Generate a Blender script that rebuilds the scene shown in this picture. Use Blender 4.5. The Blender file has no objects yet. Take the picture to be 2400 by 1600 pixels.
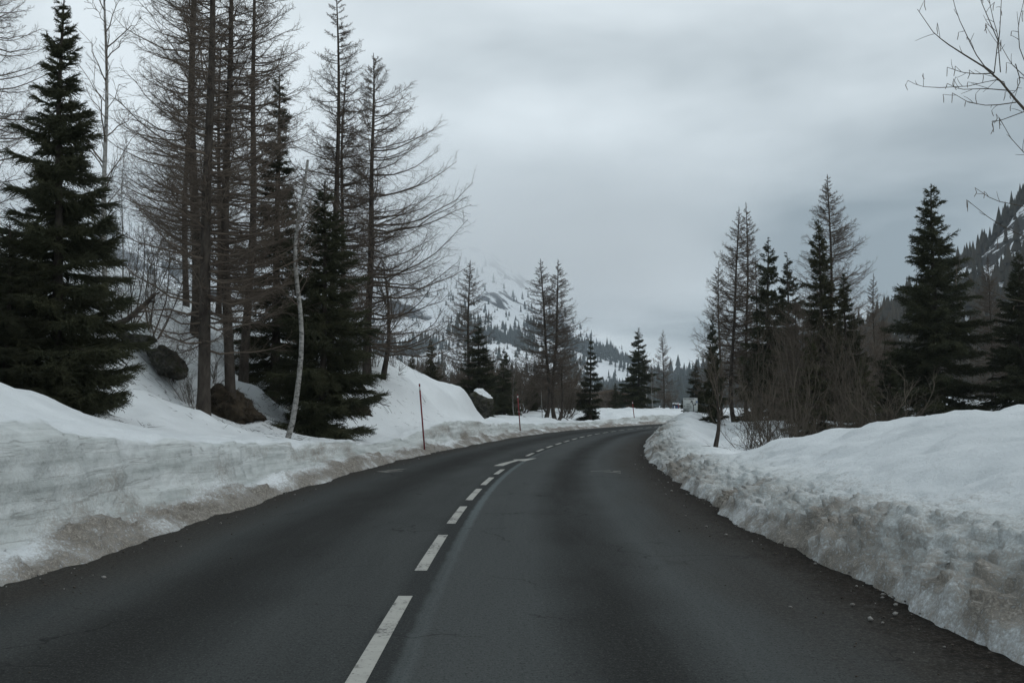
import bpy, math, random
import numpy as np
from mathutils import Vector

# ------------------------------------------------------------------ camera, sky, sun, exposure
sc = bpy.context.scene
COL = sc.collection
F_PX, HOR, CAM_Z = 2500.0, 957.0, 1.5
PITCH = math.atan((HOR - 800.0) / F_PX)
cd = bpy.data.cameras.new("camera")
cam = bpy.data.objects.new("camera", cd)
COL.objects.link(cam)
cam.location = (0, 0, CAM_Z)
cam.rotation_euler = (math.pi / 2 + PITCH, 0, 0)
cd.sensor_width = 36.0
cd.lens = F_PX / 2400.0 * 36.0
cd.clip_start, cd.clip_end = 0.1, 20000
sc.camera = cam

SUN_AZ, SUN_EL = math.radians(105), math.radians(45)      # azimuth from +Y towards +X
SKY_GAIN = 1.37
w = bpy.data.worlds.new("World")
sc.world = w
w.use_nodes = True
nt = w.node_tree
nt.nodes.clear()
N = nt.nodes.new
out = N("ShaderNodeOutputWorld")
bg = N("ShaderNodeBackground")
bg2 = N("ShaderNodeBackground")
mixs = N("ShaderNodeMixShader")
sky = N("ShaderNodeTexSky")
sky.sky_type = 'NISHITA'
sky.sun_disc = False
sky.sun_elevation = SUN_EL
sky.sun_rotation = SUN_AZ
bg.inputs[1].default_value = 0.08
nt.links.new(sky.outputs[0], bg.inputs[0])
tc = N("ShaderNodeTexCoord")
sep = N("ShaderNodeSeparateXYZ")
nt.links.new(tc.outputs['Generated'], sep.inputs[0])
def wmath(op, a, b=None, c=None):
    n = N("ShaderNodeMath"); n.operation = op
    for i, v in enumerate((a, b, c)):
        if v is None: continue
        if isinstance(v, (int, float)): n.inputs[i].default_value = v
        else: nt.links.new(v, n.inputs[i])
    return n.outputs[0]
zc = wmath('ADD', wmath('MAXIMUM', sep.outputs[2], 0.0), 0.16)
comb = N("ShaderNodeCombineXYZ")
nt.links.new(wmath('DIVIDE', sep.outputs[0], zc), comb.inputs[0])
nt.links.new(wmath('DIVIDE', sep.outputs[1], zc), comb.inputs[1])
def wnoise(scale, det, rough, off, dist=0.0):
    mp = N("ShaderNodeMapping"); mp.inputs[1].default_value = off
    nt.links.new(comb.outputs[0], mp.inputs[0])
    n = N("ShaderNodeTexNoise"); n.inputs['Scale'].default_value = scale
    n.inputs['Detail'].default_value = det; n.inputs['Roughness'].default_value = rough
    n.inputs['Distortion'].default_value = dist
    nt.links.new(mp.outputs[0], n.inputs['Vector'])
    return n.outputs[0]
n1 = wnoise(0.55, 5, 0.5, (41.4, 15.318, 0.0), 0.3)
n2 = wnoise(2.2, 4, 0.5, (45.4, 28.98, 0.0), 0.4)
dens = wmath('ADD', wmath('MULTIPLY', n1, 0.8), wmath('MULTIPLY', n2, 0.2))
ramp = N("ShaderNodeValToRGB")
ramp.color_ramp.elements[0].position = 0.37
ramp.color_ramp.elements[0].color = (0.735, 0.80, 0.835, 1)
ramp.color_ramp.elements[1].position = 0.62
ramp.color_ramp.elements[1].color = (0.215, 0.258, 0.282, 1)
nt.links.new(dens, ramp.inputs[0])
# the veiled sun brightens the cloud round it
dotn = N("ShaderNodeVectorMath"); dotn.operation = 'DOT_PRODUCT'
nt.links.new(tc.outputs['Generated'], dotn.inputs[0])
SD = Vector((math.sin(SUN_AZ) * math.cos(SUN_EL), math.cos(SUN_AZ) * math.cos(SUN_EL), math.sin(SUN_EL)))
dotn.inputs[1].default_value = SD
glow = wmath('ADD', wmath('MULTIPLY', wmath('POWER', wmath('MAXIMUM', dotn.outputs['Value'], 0.0), 5.0), 0.35), 0.86)
mul = N("ShaderNodeVectorMath"); mul.operation = 'SCALE'
nt.links.new(ramp.outputs[0], mul.inputs[0])
nt.links.new(glow, mul.inputs[3])
nt.links.new(mul.outputs[0], bg2.inputs[0])
bg2.inputs[1].default_value = SKY_GAIN
mixs.inputs[0].default_value = 0.96
nt.links.new(bg.outputs[0], mixs.inputs[1])
nt.links.new(bg2.outputs[0], mixs.inputs[2])
nt.links.new(mixs.outputs[0], out.inputs[0])

sl = bpy.data.lights.new("sun", 'SUN')
sl.energy = 0.72
sl.angle = math.radians(30)
sl.color = (1.0, 0.985, 0.965)
so = bpy.data.objects.new("sun", sl)
COL.objects.link(so)
so.location = (0, 0, 60)
so.rotation_euler = SD.to_track_quat('Z', 'Y').to_euler()

vs = sc.view_settings
vs.view_transform = 'Standard'
try: vs.look = 'None'
except Exception: pass
vs.exposure = 0.0
vs.gamma = 1.0
vs.use_curve_mapping = False
sc.cycles.max_bounces = 6
sc.cycles.diffuse_bounces = 3
sc.cycles.volume_bounces = 3
sc.cycles.volume_step_rate = 4.0
sc.cycles.volume_max_steps = 64

# ------------------------------------------------------------------ small maths
CP, SP = math.cos(PITCH), math.sin(PITCH)
def unproj(px, py, depth):
    """point at world depth Y seen at photograph pixel (px, py)"""
    a, b = (px - 1200.0) / F_PX, (800.0 - py) / F_PX
    dy = CP - b * SP
    dz = SP + b * CP
    k = depth / dy
    return np.array([a * k, depth, CAM_Z + dz * k])
def ground_at(px, py, z=0.0):
    a, b = (px - 1200.0) / F_PX, (800.0 - py) / F_PX
    dy = CP - b * SP; dz = SP + b * CP
    k = (z - CAM_Z) / dz
    return np.array([a * k, dy * k, z])

def _h(ix, iy, iz, seed):
    n = (ix.astype(np.int64) * 374761393 + iy.astype(np.int64) * 668265263 + iz.astype(np.int64) * 2147483647 + seed * 974634777) & 0xFFFFFFFF
    n = ((n ^ (n >> 13)) * 1274126177) & 0xFFFFFFFF
    n = ((n ^ (n >> 15)) * 2246822519) & 0xFFFFFFFF
    return ((n ^ (n >> 16)) & 0xFFFFFF) / float(0xFFFFFF)
def vnoise(x, y, z=0.0, seed=0):
    x, y, z = np.broadcast_arrays(np.asarray(x, float), np.asarray(y, float), np.asarray(z, float))
    ix, iy, iz = np.floor(x), np.floor(y), np.floor(z)
    fx, fy, fz = x - ix, y - iy, z - iz
    fx, fy, fz = [f * f * f * (f * (f * 6 - 15) + 10) for f in (fx, fy, fz)]
    r = 0
    for dx in (0, 1):
        for dy in (0, 1):
            for dz in (0, 1):
                wgt = (fx if dx else 1 - fx) * (fy if dy else 1 - fy) * (fz if dz else 1 - fz)
                r = r + wgt * _h(ix + dx, iy + dy, iz + dz, seed)
    return r * 2 - 1
def fbm(x, y, z=0.0, seed=0, oct=4, gain=0.5, lac=2.03):
    r, a = 0, 1.0
    for o in range(oct):
        r = r + a * vnoise(np.asarray(x) * lac ** o, np.asarray(y) * lac ** o, np.asarray(z) * lac ** o, seed + o * 17)
        a *= gain
    return r
def sst(a, b, x):
    t = np.clip((x - a) / (b - a), 0, 1)
    return t * t * (3 - 2 * t)

# ------------------------------------------------------------------ mesh and object helpers
def mesh_from(name, V, faces, smooth=False, attrs=None, uv=None):
    """V (n,3); faces: list of int arrays (m,3) or (m,4)"""
    faces = [np.asarray(f, np.int32) for f in faces if len(f)]
    me = bpy.data.meshes.new(name)
    V = np.ascontiguousarray(V, np.float32)
    me.vertices.add(len(V))
    me.vertices.foreach_set("co", V.ravel())
    loops = np.concatenate([f.ravel() for f in faces])
    sizes = np.concatenate([np.full(len(f), f.shape[1], np.int32) for f in faces])
    starts = np.concatenate([[0], np.cumsum(sizes)[:-1]]).astype(np.int32)
    me.loops.add(len(loops))
    me.loops.foreach_set("vertex_index", loops)
    me.polygons.add(len(sizes))
    me.polygons.foreach_set("loop_start", starts)
    if smooth:
        me.polygons.foreach_set("use_smooth", np.ones(len(sizes), bool))
    if attrs:
        for k, v in attrs.items():
            at = me.attributes.new(k, 'FLOAT', 'POINT')
            at.data.foreach_set("value", np.ascontiguousarray(v, np.float32))
    if uv is not None:
        ul = me.uv_layers.new(name="UVMap")
        ul.data.foreach_set("uv", np.ascontiguousarray(uv[loops], np.float32).ravel())
    me.update(calc_edges=True)
    return me
def obj(name, me, mat=None, parent=None, loc=None):
    o = bpy.data.objects.new(name, me)
    COL.objects.link(o)
    if mat is not None and me is not None and not me.materials:
        me.materials.append(mat)
    if parent is not None: o.parent = parent
    if loc is not None: o.location = [float(v) for v in loc]
    return o
def tag(o, label=None, cat=None, group=None, kind=None):
    if label: o["label"] = label
    if cat: o["category"] = cat
    if group: o["group"] = group
    if kind: o["kind"] = kind
    return o
def empty(name, loc, rz=0.0, s=(1, 1, 1)):
    o = bpy.data.objects.new(name, None)
    COL.objects.link(o)
    o.empty_display_size = 0.2
    o.location = [float(v) for v in loc]
    o.rotation_euler = (0, 0, rz)
    o.scale = s
    return o
class MB:
    """collects vertices and faces, built as one mesh"""
    def __init__(s): s.V, s.Q, s.T, s.n = [], [], [], 0
    def add(s, V, Q=None, T=None):
        if Q is not None and len(Q): s.Q.append(np.asarray(Q) + s.n)
        if T is not None and len(T): s.T.append(np.asarray(T) + s.n)
        s.V.append(np.asarray(V, float)); s.n += len(V)
    def box(s, c, d, rz=0.0, rx=0.0, ry=0.0):
        x, y, z = [v / 2 for v in d]
        P = np.array([(a * x, b * y, e * z) for e in (-1, 1) for b in (-1, 1) for a in (-1, 1)])
        if rx: P = P @ np.array([[1, 0, 0], [0, math.cos(rx), math.sin(rx)], [0, -math.sin(rx), math.cos(rx)]])
        if ry: P = P @ np.array([[math.cos(ry), 0, -math.sin(ry)], [0, 1, 0], [math.sin(ry), 0, math.cos(ry)]])
        if rz: P = P @ np.array([[math.cos(rz), math.sin(rz), 0], [-math.sin(rz), math.cos(rz), 0], [0, 0, 1]])
        s.add(P + np.asarray(c, float), Q=[(0, 2, 3, 1), (4, 5, 7, 6), (0, 1, 5, 4), (2, 6, 7, 3), (0, 4, 6, 2), (1, 3, 7, 5)])
    def tubes(s, P, R, sides=4, cap=False):
        """P (n,k,3) polylines, R (n,k) radii"""
        P = np.asarray(P, float); R = np.asarray(R, float)
        n, k, _ = P.shape
        Tn = np.gradient(P, axis=1)
        Tn /= np.linalg.norm(Tn, axis=2, keepdims=True) + 1e-9
        ref = np.where(np.abs(Tn[:, :1, 2:3]) > 0.9, np.array([1.0, 0.03, 0]), np.array([0, 0, 1.0]))
        A = np.cross(Tn, np.broadcast_to(ref, Tn.shape)); A /= np.linalg.norm(A, axis=2, keepdims=True) + 1e-9
        B = np.cross(Tn, A)
        ph = np.arange(sides) / sides * 2 * math.pi
        V = P[:, :, None, :] + R[:, :, None, None] * (A[:, :, None, :] * np.cos(ph)[None, None, :, None] + B[:, :, None, :] * np.sin(ph)[None, None, :, None])
        idx = np.arange(n * k * sides).reshape(n, k, sides)
        a = idx[:, :-1, :]; b = idx[:, 1:, :]
        Q = np.stack([a, np.roll(a, -1, 2), np.roll(b, -1, 2), b], -1).reshape(-1, 4)
        T = None
        if cap:
            T = []
            for i in range(n):
                for j in range(1, sides - 1):
                    T.append((idx[i, -1, 0], idx[i, -1, j], idx[i, -1, j + 1]))
                    T.append((idx[i, 0, 0], idx[i, 0, j + 1], idx[i, 0, j]))
        s.add(V.reshape(-1, 3), Q=Q, T=T)
    def spikes(s, P0, P1, R, sides=3):
        """thin pyramids from P0 to P1"""
        D = P1 - P0
        L = np.linalg.norm(D, axis=1, keepdims=True) + 1e-9
        D = D / L
        ref = np.where(np.abs(D[:, 2:3]) > 0.9, np.array([1.0, 0, 0]), np.array([0, 0, 1.0]))
        A = np.cross(D, ref); A /= np.linalg.norm(A, axis=1, keepdims=True) + 1e-9
        B = np.cross(D, A)
        n = len(P0)
        ph = np.arange(sides) / sides * 2 * math.pi
        base = P0[:, None] + np.asarray(R).reshape(-1, 1, 1) * (A[:, None] * np.cos(ph)[None, :, None] + B[:, None] * np.sin(ph)[None, :, None])
        V = np.concatenate([base, P1[:, None]], 1).reshape(-1, 3)
        i0 = (np.arange(n) * (sides + 1))[:, None]
        j = np.arange(sides)[None]
        T = np.stack([i0 + j, i0 + (j + 1) % sides, np.broadcast_to(i0 + sides, (n, sides))], -1).reshape(-1, 3)
        s.add(V, T=T)
    def mesh(s, name, smooth=False):
        f = []
        if s.Q: f.append(np.concatenate(s.Q))
        if s.T: f.append(np.concatenate(s.T))
        return mesh_from(name, np.concatenate(s.V), f, smooth)
    def build(s, name, mat, parent=None, smooth=False, loc=None):
        return obj(name, s.mesh(name, smooth), mat, parent, loc)

# ------------------------------------------------------------------ materials
class NT:
    def __init__(s, name):
        s.m = bpy.data.materials.new(name); s.m.use_nodes = True
        s.t = s.m.node_tree; s.t.nodes.clear()
        s.o = s.n("ShaderNodeOutputMaterial")
        s.b = s.n("ShaderNodeBsdfPrincipled")
        s.t.links.new(s.b.outputs[0], s.o.inputs[0])
    def n(s, t): return s.t.nodes.new(t)
    def l(s, a, b): s.t.links.new(a, b)
    def math(s, op, a, b=None, clamp=False):
        n = s.n("ShaderNodeMath"); n.operation = op; n.use_clamp = clamp
        for i, v in enumerate((a, b)):
            if v is None: continue
            if isinstance(v, (int, float)): n.inputs[i].default_value = v
            else: s.l(v, n.inputs[i])
        return n.outputs[0]
    def coord(s, kind='Object', scale=(1, 1, 1)):
        t = s.n("ShaderNodeTexCoord")
        mp = s.n("ShaderNodeMapping"); mp.inputs[3].default_value = scale
        s.l(t.outputs[kind], mp.inputs[0])
        return mp.outputs[0]
    def geo(s, scale=(1, 1, 1)):
        g = s.n("ShaderNodeNewGeometry")
        mp = s.n("ShaderNodeMapping"); mp.inputs[3].default_value = scale
        s.l(g.outputs['Position'], mp.inputs[0])
        return mp.outputs[0]
    def noise(s, vec, scale, detail=4, rough=0.5, dist=0.0):
        n = s.n("ShaderNodeTexNoise")
        n.inputs['Scale'].default_value = scale; n.inputs['Detail'].default_value = detail
        n.inputs['Roughness'].default_value = rough; n.inputs['Distortion'].default_value = dist
        if vec is not None: s.l(vec, n.inputs['Vector'])
        return n.outputs[0]
    def ramp(s, fac, stops):
        r = s.n("ShaderNodeValToRGB"); e = r.color_ramp.elements
        while len(e) < len(stops): e.new(0.5)
        for q, (p, c) in zip(e, stops):
            q.position = p
            q.color = (c, c, c, 1) if isinstance(c, (int, float)) else (*c, 1)
        s.l(fac, r.inputs[0])
        return r.outputs[0]
    def mix(s, fac, a, b, mode='MIX'):
        n = s.n("ShaderNodeMix"); n.data_type = 'RGBA'; n.blend_type = mode
        for i, v in ((0, fac), (6, a), (7, b)):
            if isinstance(v, (int, float)): n.inputs[i].default_value = v
            elif isinstance(v, tuple): n.inputs[i].default_value = (*v, 1)
            else: s.l(v, n.inputs[i])
        return n.outputs[2]
    def attr(s, name):
        a = s.n("ShaderNodeAttribute"); a.attribute_name = name
        return a.outputs['Fac']
    def bump(s, h, strength, dist=0.02):
        b = s.n("ShaderNodeBump"); b.inputs['Strength'].default_value = strength
        b.inputs['Distance'].default_value = dist
        s.l(h, b.inputs['Height']); s.l(b.outputs[0], s.b.inputs['Normal'])
    def fin(s, col, rough=0.8, spec=0.3):
        if isinstance(col, tuple): s.b.inputs['Base Color'].default_value = (*col, 1)
        else: s.l(col, s.b.inputs['Base Color'])
        if isinstance(rough, (int, float)): s.b.inputs['Roughness'].default_value = rough
        else: s.l(rough, s.b.inputs['Roughness'])
        s.b.inputs['Specular IOR Level'].default_value = spec
        return s.m
def varied(name, c1, c2, scale=3.0, rough=0.85, spec=0.2, bump=0.0, stretch=(1, 1, 1), rnd=0.0):
    t = NT(name)
    v = t.coord('Object', stretch)
    col = t.ramp(t.noise(v, scale, 5, 0.6), [(0.3, c1), (0.7, c2)])
    if rnd:
        oi = t.n("ShaderNodeObjectInfo")
        k = t.math('ADD', t.math('MULTIPLY', oi.outputs['Random'], 2 * rnd), 1 - rnd)
        vm = t.n("ShaderNodeVectorMath"); vm.operation = 'SCALE'
        t.l(col, vm.inputs[0]); t.l(k, vm.inputs[3]); col = vm.outputs[0]
    if bump: t.bump(t.noise(v, scale * 4, 4, 0.6), bump, 0.03)
    return t.fin(col, rough, spec)

M = {}
M['needle'] = varied('spruce_needles', (0.023, 0.027, 0.014), (0.046, 0.047, 0.024), 2.0, 0.75, 0.2, rnd=0.25)
M['needle2'] = varied('fresh_spruce_needles', (0.036, 0.041, 0.020), (0.068, 0.063, 0.031), 2.0, 0.75, 0.2, rnd=0.2)
M['bark'] = varied('conifer_bark', (0.030, 0.025, 0.021), (0.085, 0.073, 0.062), 9.0, 0.95, 0.1, 0.9, (1, 1, 0.35))
M['larch_twig'] = varied('larch_twigs', (0.080, 0.064, 0.052), (0.145, 0.118, 0.094), 1.5, 0.9, 0.1, rnd=0.2)
M['alder_twig'] = varied('bare_shrub_twigs', (0.065, 0.055, 0.045), (0.125, 0.105, 0.083), 1.5, 0.9, 0.1, rnd=0.25)
def rock_mat():
    t = NT('mossy_rock')
    v = t.coord('Object')
    n = t.noise(v, 2.6, 8, 0.68, 0.3); f = t.noise(v, 14.0, 6, 0.7)
    k = t.math('ADD', t.math('MULTIPLY', n, 0.6), t.math('MULTIPLY', f, 0.4))
    col = t.ramp(k, [(0.36, (0.018, 0.018, 0.015)), (0.48, (0.055, 0.054, 0.045)), (0.62, (0.15, 0.145, 0.13))])
    col = t.mix(t.ramp(t.noise(v, 3.3, 5, 0.65), [(0.5, 0.0), (0.6, 0.7)]), col, (0.040, 0.042, 0.018))
    t.bump(t.math('ADD', n, t.math('MULTIPLY', f, 0.5)), 1.0, 0.15)
    return t.fin(col, 0.95, 0.1)
M['rock'] = rock_mat()
M['soil'] = varied('bare_soil_with_dry_grass', (0.016, 0.013, 0.010), (0.070, 0.055, 0.038), 5.0, 0.95, 0.1, 0.9)
M['wood'] = varied('weathered_boards', (0.05, 0.036, 0.026), (0.11, 0.08, 0.055), 2.0, 0.85, 0.2, 0.2, (6, 6, 0.6))
M['dark_wood'] = varied('dark_boards', (0.03, 0.022, 0.017), (0.07, 0.05, 0.036), 2.0, 0.85, 0.2, 0.2, (6, 6, 0.6))
M['metal'] = varied('galvanised_metal', (0.25, 0.25, 0.25), (0.36, 0.36, 0.35), 6.0, 0.5, 0.5)
M['red'] = varied('faded_red_paint', (0.12, 0.010, 0.014), (0.19, 0.020, 0.022), 5.0, 0.6, 0.3)
M['white_band'] = varied('reflective_white', (0.55, 0.56, 0.56), (0.68, 0.68, 0.68), 8.0, 0.45, 0.4)
M['sign_white'] = varied('sign_white', (0.62, 0.66, 0.64), (0.72, 0.75, 0.73), 3.0, 0.5, 0.4)
M['sign_black'] = varied('sign_black', (0.012, 0.012, 0.014), (0.02, 0.02, 0.022), 3.0, 0.5, 0.3)
M['sign_blue'] = varied('sign_blue', (0.02, 0.10, 0.32), (0.03, 0.13, 0.38), 3.0, 0.5, 0.3)
M['hut_blue'] = varied('hut_blue_boards', (0.04, 0.07, 0.13), (0.06, 0.10, 0.18), 2.0, 0.7, 0.3)
M['glass'] = NT('window_glass').fin((0.10, 0.13, 0.14), 0.12, 0.5)

def birch_mat():
    t = NT('birch_bark')
    v = t.coord('Object', (9.0, 9.0, 16.0))
    n = t.noise(v, 1.3, 6, 0.65, 0.6)
    col = t.ramp(n, [(0.36, (0.03, 0.028, 0.026)), (0.47, (0.22, 0.215, 0.20)), (0.7, (0.36, 0.35, 0.33))])
    sx = t.n("ShaderNodeSeparateXYZ"); t.l(t.coord('Object'), sx.inputs[0])
    low = t.ramp(t.math('ADD', sx.outputs[2], t.math('MULTIPLY', n, 1.4)), [(0.55, 1.0), (1.0, 0.0)])
    low2 = t.math('MULTIPLY', low, t.ramp(t.noise(t.coord('Object', (5, 5, 3)), 2.0, 5, 0.7), [(0.42, 0.0), (0.55, 1.0)]))
    col = t.mix(low2, col, (0.04, 0.035, 0.03))
    t.bump(n, 0.4, 0.02)
    return t.fin(col, 0.8, 0.2)
M['birch'] = birch_mat()

def snow_mat(name, bank):
    t = NT(name)
    g = t.geo()
    big = t.noise(g, 0.35, 5, 0.55)
    med = t.noise(g, 2.3, 6, 0.6)
    fine = t.noise(g, 16.0, 6, 0.65)
    grit = t.noise(g, 42.0, 3, 0.7)
    col = t.mix(t.ramp(big, [(0.35, 0.0), (0.7, 1.0)]), (0.77, 0.805, 0.82), (0.70, 0.735, 0.75))
    # needles, dust and twigs scattered over old snow
    sp = t.ramp(t.noise(g, 30.0, 2, 0.5), [(0.64, 0.0), (0.74, 1.0)])
    sp = t.math('MULTIPLY', sp, t.ramp(med, [(0.44, 0.0), (0.70, 0.5)]))
    col = t.mix(sp, col, (0.20, 0.17, 0.14))
    if bank:
        d = t.attr('dirt'); ice = t.attr('ice')
        # grey layered old snow in the ploughed face
        st = t.noise(t.geo((0.22, 0.22, 5.0)), 1.0, 4, 0.55, 0.5)
        st2 = t.noise(t.geo((0.5, 0.5, 15.0)), 1.0, 4, 0.6, 0.5)
        lay = t.math('ADD', t.math('MULTIPLY', st, 0.45), t.math('MULTIPLY', st2, 0.30))
        lay = t.math('ADD', lay, t.math('MULTIPLY', med, 0.25))
        grey = t.ramp(lay, [(0.38, (0.34, 0.365, 0.355)), (0.46, (0.50, 0.53, 0.52)), (0.60, (0.66, 0.69, 0.685))])
        thin = t.ramp(t.math('ABSOLUTE', t.math('SUBTRACT', st, 0.52)), [(0.0, 0.55), (0.012, 0.0)])
        grey = t.mix(thin, grey, (0.17, 0.17, 0.155))
        col = t.mix(ice, col, grey)
        k = t.math('ADD', d, t.math('MULTIPLY', t.math('SUBTRACT', med, 0.5), 0.75))
        k = t.math('ADD', k, t.math('MULTIPLY', t.math('SUBTRACT', fine, 0.5), 1.3))
        k = t.math('ADD', k, t.math('MULTIPLY', t.math('SUBTRACT', grit, 0.5), 1.3))
        f1 = t.ramp(k, [(0.18, 0.0), (0.80, 1.0)])
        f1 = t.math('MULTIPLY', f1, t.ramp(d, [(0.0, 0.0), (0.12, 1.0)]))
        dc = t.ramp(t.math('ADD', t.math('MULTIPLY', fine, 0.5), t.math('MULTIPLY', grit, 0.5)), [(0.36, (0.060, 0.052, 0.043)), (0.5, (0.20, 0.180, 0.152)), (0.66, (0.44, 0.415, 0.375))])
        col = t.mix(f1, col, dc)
        h = t.math('ADD', t.math('MULTIPLY', fine, 0.6), t.math('MULTIPLY', med, 1.2))
        h = t.math('ADD', h, t.math('MULTIPLY', grit, 0.30))
        t.bump(h, 0.8, 0.06)
    else:
        h = t.math('ADD', t.math('MULTIPLY', fine, 0.25), med)
        t.bump(h, 0.35, 0.08)
    return t.fin(col, 0.62, 0.25)
M['snow'] = snow_mat('old_snow', False)
M['bank'] = snow_mat('ploughed_snow', True)

def road_mat():
    t = NT('asphalt')
    uvn = t.n("ShaderNodeTexCoord")
    sx = t.n("ShaderNodeSeparateXYZ"); t.l(uvn.outputs['UV'], sx.inputs[0])
    T, S = sx.outputs[0], sx.outputs[1]
    g = t.geo()
    def vec(a, b):
        c = t.n("ShaderNodeCombineXYZ")
        t.l(t.math('MULTIPLY', T, a), c.inputs[0]); t.l(t.math('MULTIPLY', S, b), c.inputs[1])
        return c.outputs[0]
    wob = t.math('MULTIPLY', t.math('SUBTRACT', t.noise(vec(0.0, 0.5), 1.0, 3), 0.5), 0.35)
    Tw = t.math('ADD', T, wob)
    grain = t.math('ADD', t.math('MULTIPLY', t.noise(g, 75.0, 2, 0.6), 0.6), t.math('MULTIPLY', t.noise(g, 28.0, 3, 0.7), 0.4))
    med = t.noise(g, 14.0, 6, 0.7)
    blot = t.noise(vec(0.9, 0.16), 1.0, 6, 0.62, 0.4)
    streak = t.noise(vec(3.5, 0.10), 1.0, 5, 0.6)
    val = t.ramp(blot, [(0.30, (0.044, 0.048, 0.047)), (0.70, (0.068, 0.073, 0.071))])
    # right lane carries the newer, paler course beyond the joint
    ed = t.math('ADD', T, t.math('MULTIPLY', t.math('SUBTRACT', t.noise(vec(0.0, 2.2), 1.0, 5, 0.6), 0.5), 0.10))
    rl = t.ramp(ed, [(0.23, 0.0), (0.245, 1.0)])
    val = t.mix(rl, val, t.mix(0.5, val, (0.086, 0.093, 0.092)))
    joint = t.math('MULTIPLY', t.ramp(ed, [(0.15, 0.0), (0.20, 1.0)]), t.ramp(ed, [(0.26, 1.0), (0.31, 0.0)]))
    jm = t.math('MULTIPLY', joint, t.ramp(t.math('MULTIPLY', S, 0.01), [(0.10, 0.25), (0.17, 0.9), (0.30, 0.8), (0.42, 0.0)]))
    strip = t.math('MULTIPLY', t.ramp(t.math('ADD', ed, 0.5), [(0.34, 0.0), (0.50, 1.0)]), t.ramp(ed, [(0.16, 1.0), (0.20, 0.0)]))
    val = t.mix(t.math('MULTIPLY', strip, 0.65), val, (0.026, 0.028, 0.028))
    val = t.mix(jm, val, (0.125, 0.145, 0.148))
    # oily middle of each lane
    def band(c, wd):
        a = t.math('ABSOLUTE', t.math('SUBTRACT', Tw, c))
        return t.ramp(a, [(0.0, 1.0), (wd * 0.35, 0.85), (wd, 0.0)])
    bb = t.math('ADD', band(-1.65, 0.85), band(1.62, 0.62), True)
    bb = t.math('MULTIPLY', bb, t.ramp(t.noise(vec(1.4, 0.22), 1.0, 5, 0.6), [(0.18, 0.45), (0.55, 1.0)]))
    val = t.mix(t.math('MULTIPLY', bb, 0.85), val, (0.019, 0.019, 0.0175))
    val = t.mix(t.math('MULTIPLY', t.ramp(streak, [(0.52, 0.0), (0.75, 1.0)]), 0.18), val, (0.022, 0.022, 0.022))
    # gritty brown margins and wet soil beyond the right edge
    aT = t.math('ABSOLUTE', T)
    dn = t.math('ADD', aT, t.math('MULTIPLY', t.math('SUBTRACT', blot, 0.5), 1.6))
    dust = t.ramp(t.math('MULTIPLY', dn, 0.25), [(0.60, 0.0), (0.80, 1.0)])
    val = t.mix(t.math('MULTIPLY', dust, 0.75), val, t.ramp(med, [(0.3, (0.020, 0.017, 0.014)), (0.7, (0.050, 0.042, 0.034))]))
    so = t.math('ADD', T, t.math('MULTIPLY', t.math('SUBTRACT', t.noise(g, 2.5, 6, 0.65), 0.5), 0.8))
    soil = t.ramp(t.math('MULTIPLY', so, 0.25), [(0.82, 0.0), (0.92, 1.0)])
    val = t.mix(soil, val, t.ramp(med, [(0.3, (0.009, 0.0075, 0.006)), (0.7, (0.032, 0.026, 0.020))]))
    val = t.mix(t.ramp(grain, [(0.38, 0.65), (0.47, 0.0)]), val, (0.009, 0.0095, 0.0095))
    val = t.mix(t.ramp(grain, [(0.54, 0.0), (0.66, 0.6)]), val, (0.12, 0.12, 0.115))
    val = t.mix(t.ramp(med, [(0.60, 0.0), (0.75, 0.25)]), val, (0.075, 0.075, 0.072))
    vo = t.n("ShaderNodeTexVoronoi"); vo.feature = 'DISTANCE_TO_EDGE'; vo.inputs['Scale'].default_value = 0.55
    wv = t.n("ShaderNodeVectorMath"); wv.operation = 'ADD'; t.l(g, wv.inputs[0])
    wn = t.n("ShaderNodeTexNoise"); wn.inputs['Scale'].default_value = 1.6; wn.inputs['Detail'].default_value = 5; t.l(g, wn.inputs['Vector'])
    t.l(wn.outputs['Color'], wv.inputs[1]); t.l(wv.outputs[0], vo.inputs['Vector'])
    ck = t.math('MULTIPLY', t.ramp(vo.outputs['Distance'], [(0.0, 1.0), (0.010, 0.0)]), t.ramp(t.noise(g, 0.5, 3), [(0.50, 0.0), (0.62, 0.8)]))
    val = t.mix(ck, val, (0.012, 0.012, 0.012))
    t.bump(t.math('ADD', grain, t.math('MULTIPLY', med, 0.5)), 0.7, 0.012)
    return t.fin(val, 0.9, 0.06)
M['road'] = road_mat()
def paint_mat(name, c, wear):
    t = NT(name)
    g = t.geo()
    n = t.math('ADD', t.math('MULTIPLY', t.noise(g, 26.0, 6, 0.75), 0.6), t.math('MULTIPLY', t.noise(g, 2.0, 4, 0.6), 0.4))
    f = t.ramp(n, [(wear - 0.03, 1.0), (wear + 0.05, 0.0)])
    col = t.mix(f, c, (0.04, 0.042, 0.042))
    col = t.mix(t.ramp(t.noise(g, 7.0, 5, 0.6), [(0.45, 0.0), (0.8, 0.45)]), col, (0.20, 0.19, 0.17))
    return t.fin(col, 0.7, 0.3)
M['paint'] = paint_mat('road_paint', (0.40, 0.395, 0.36), 0.43)
M['paint_old'] = paint_mat('worn_road_paint', (0.20, 0.195, 0.17), 0.47)

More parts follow.
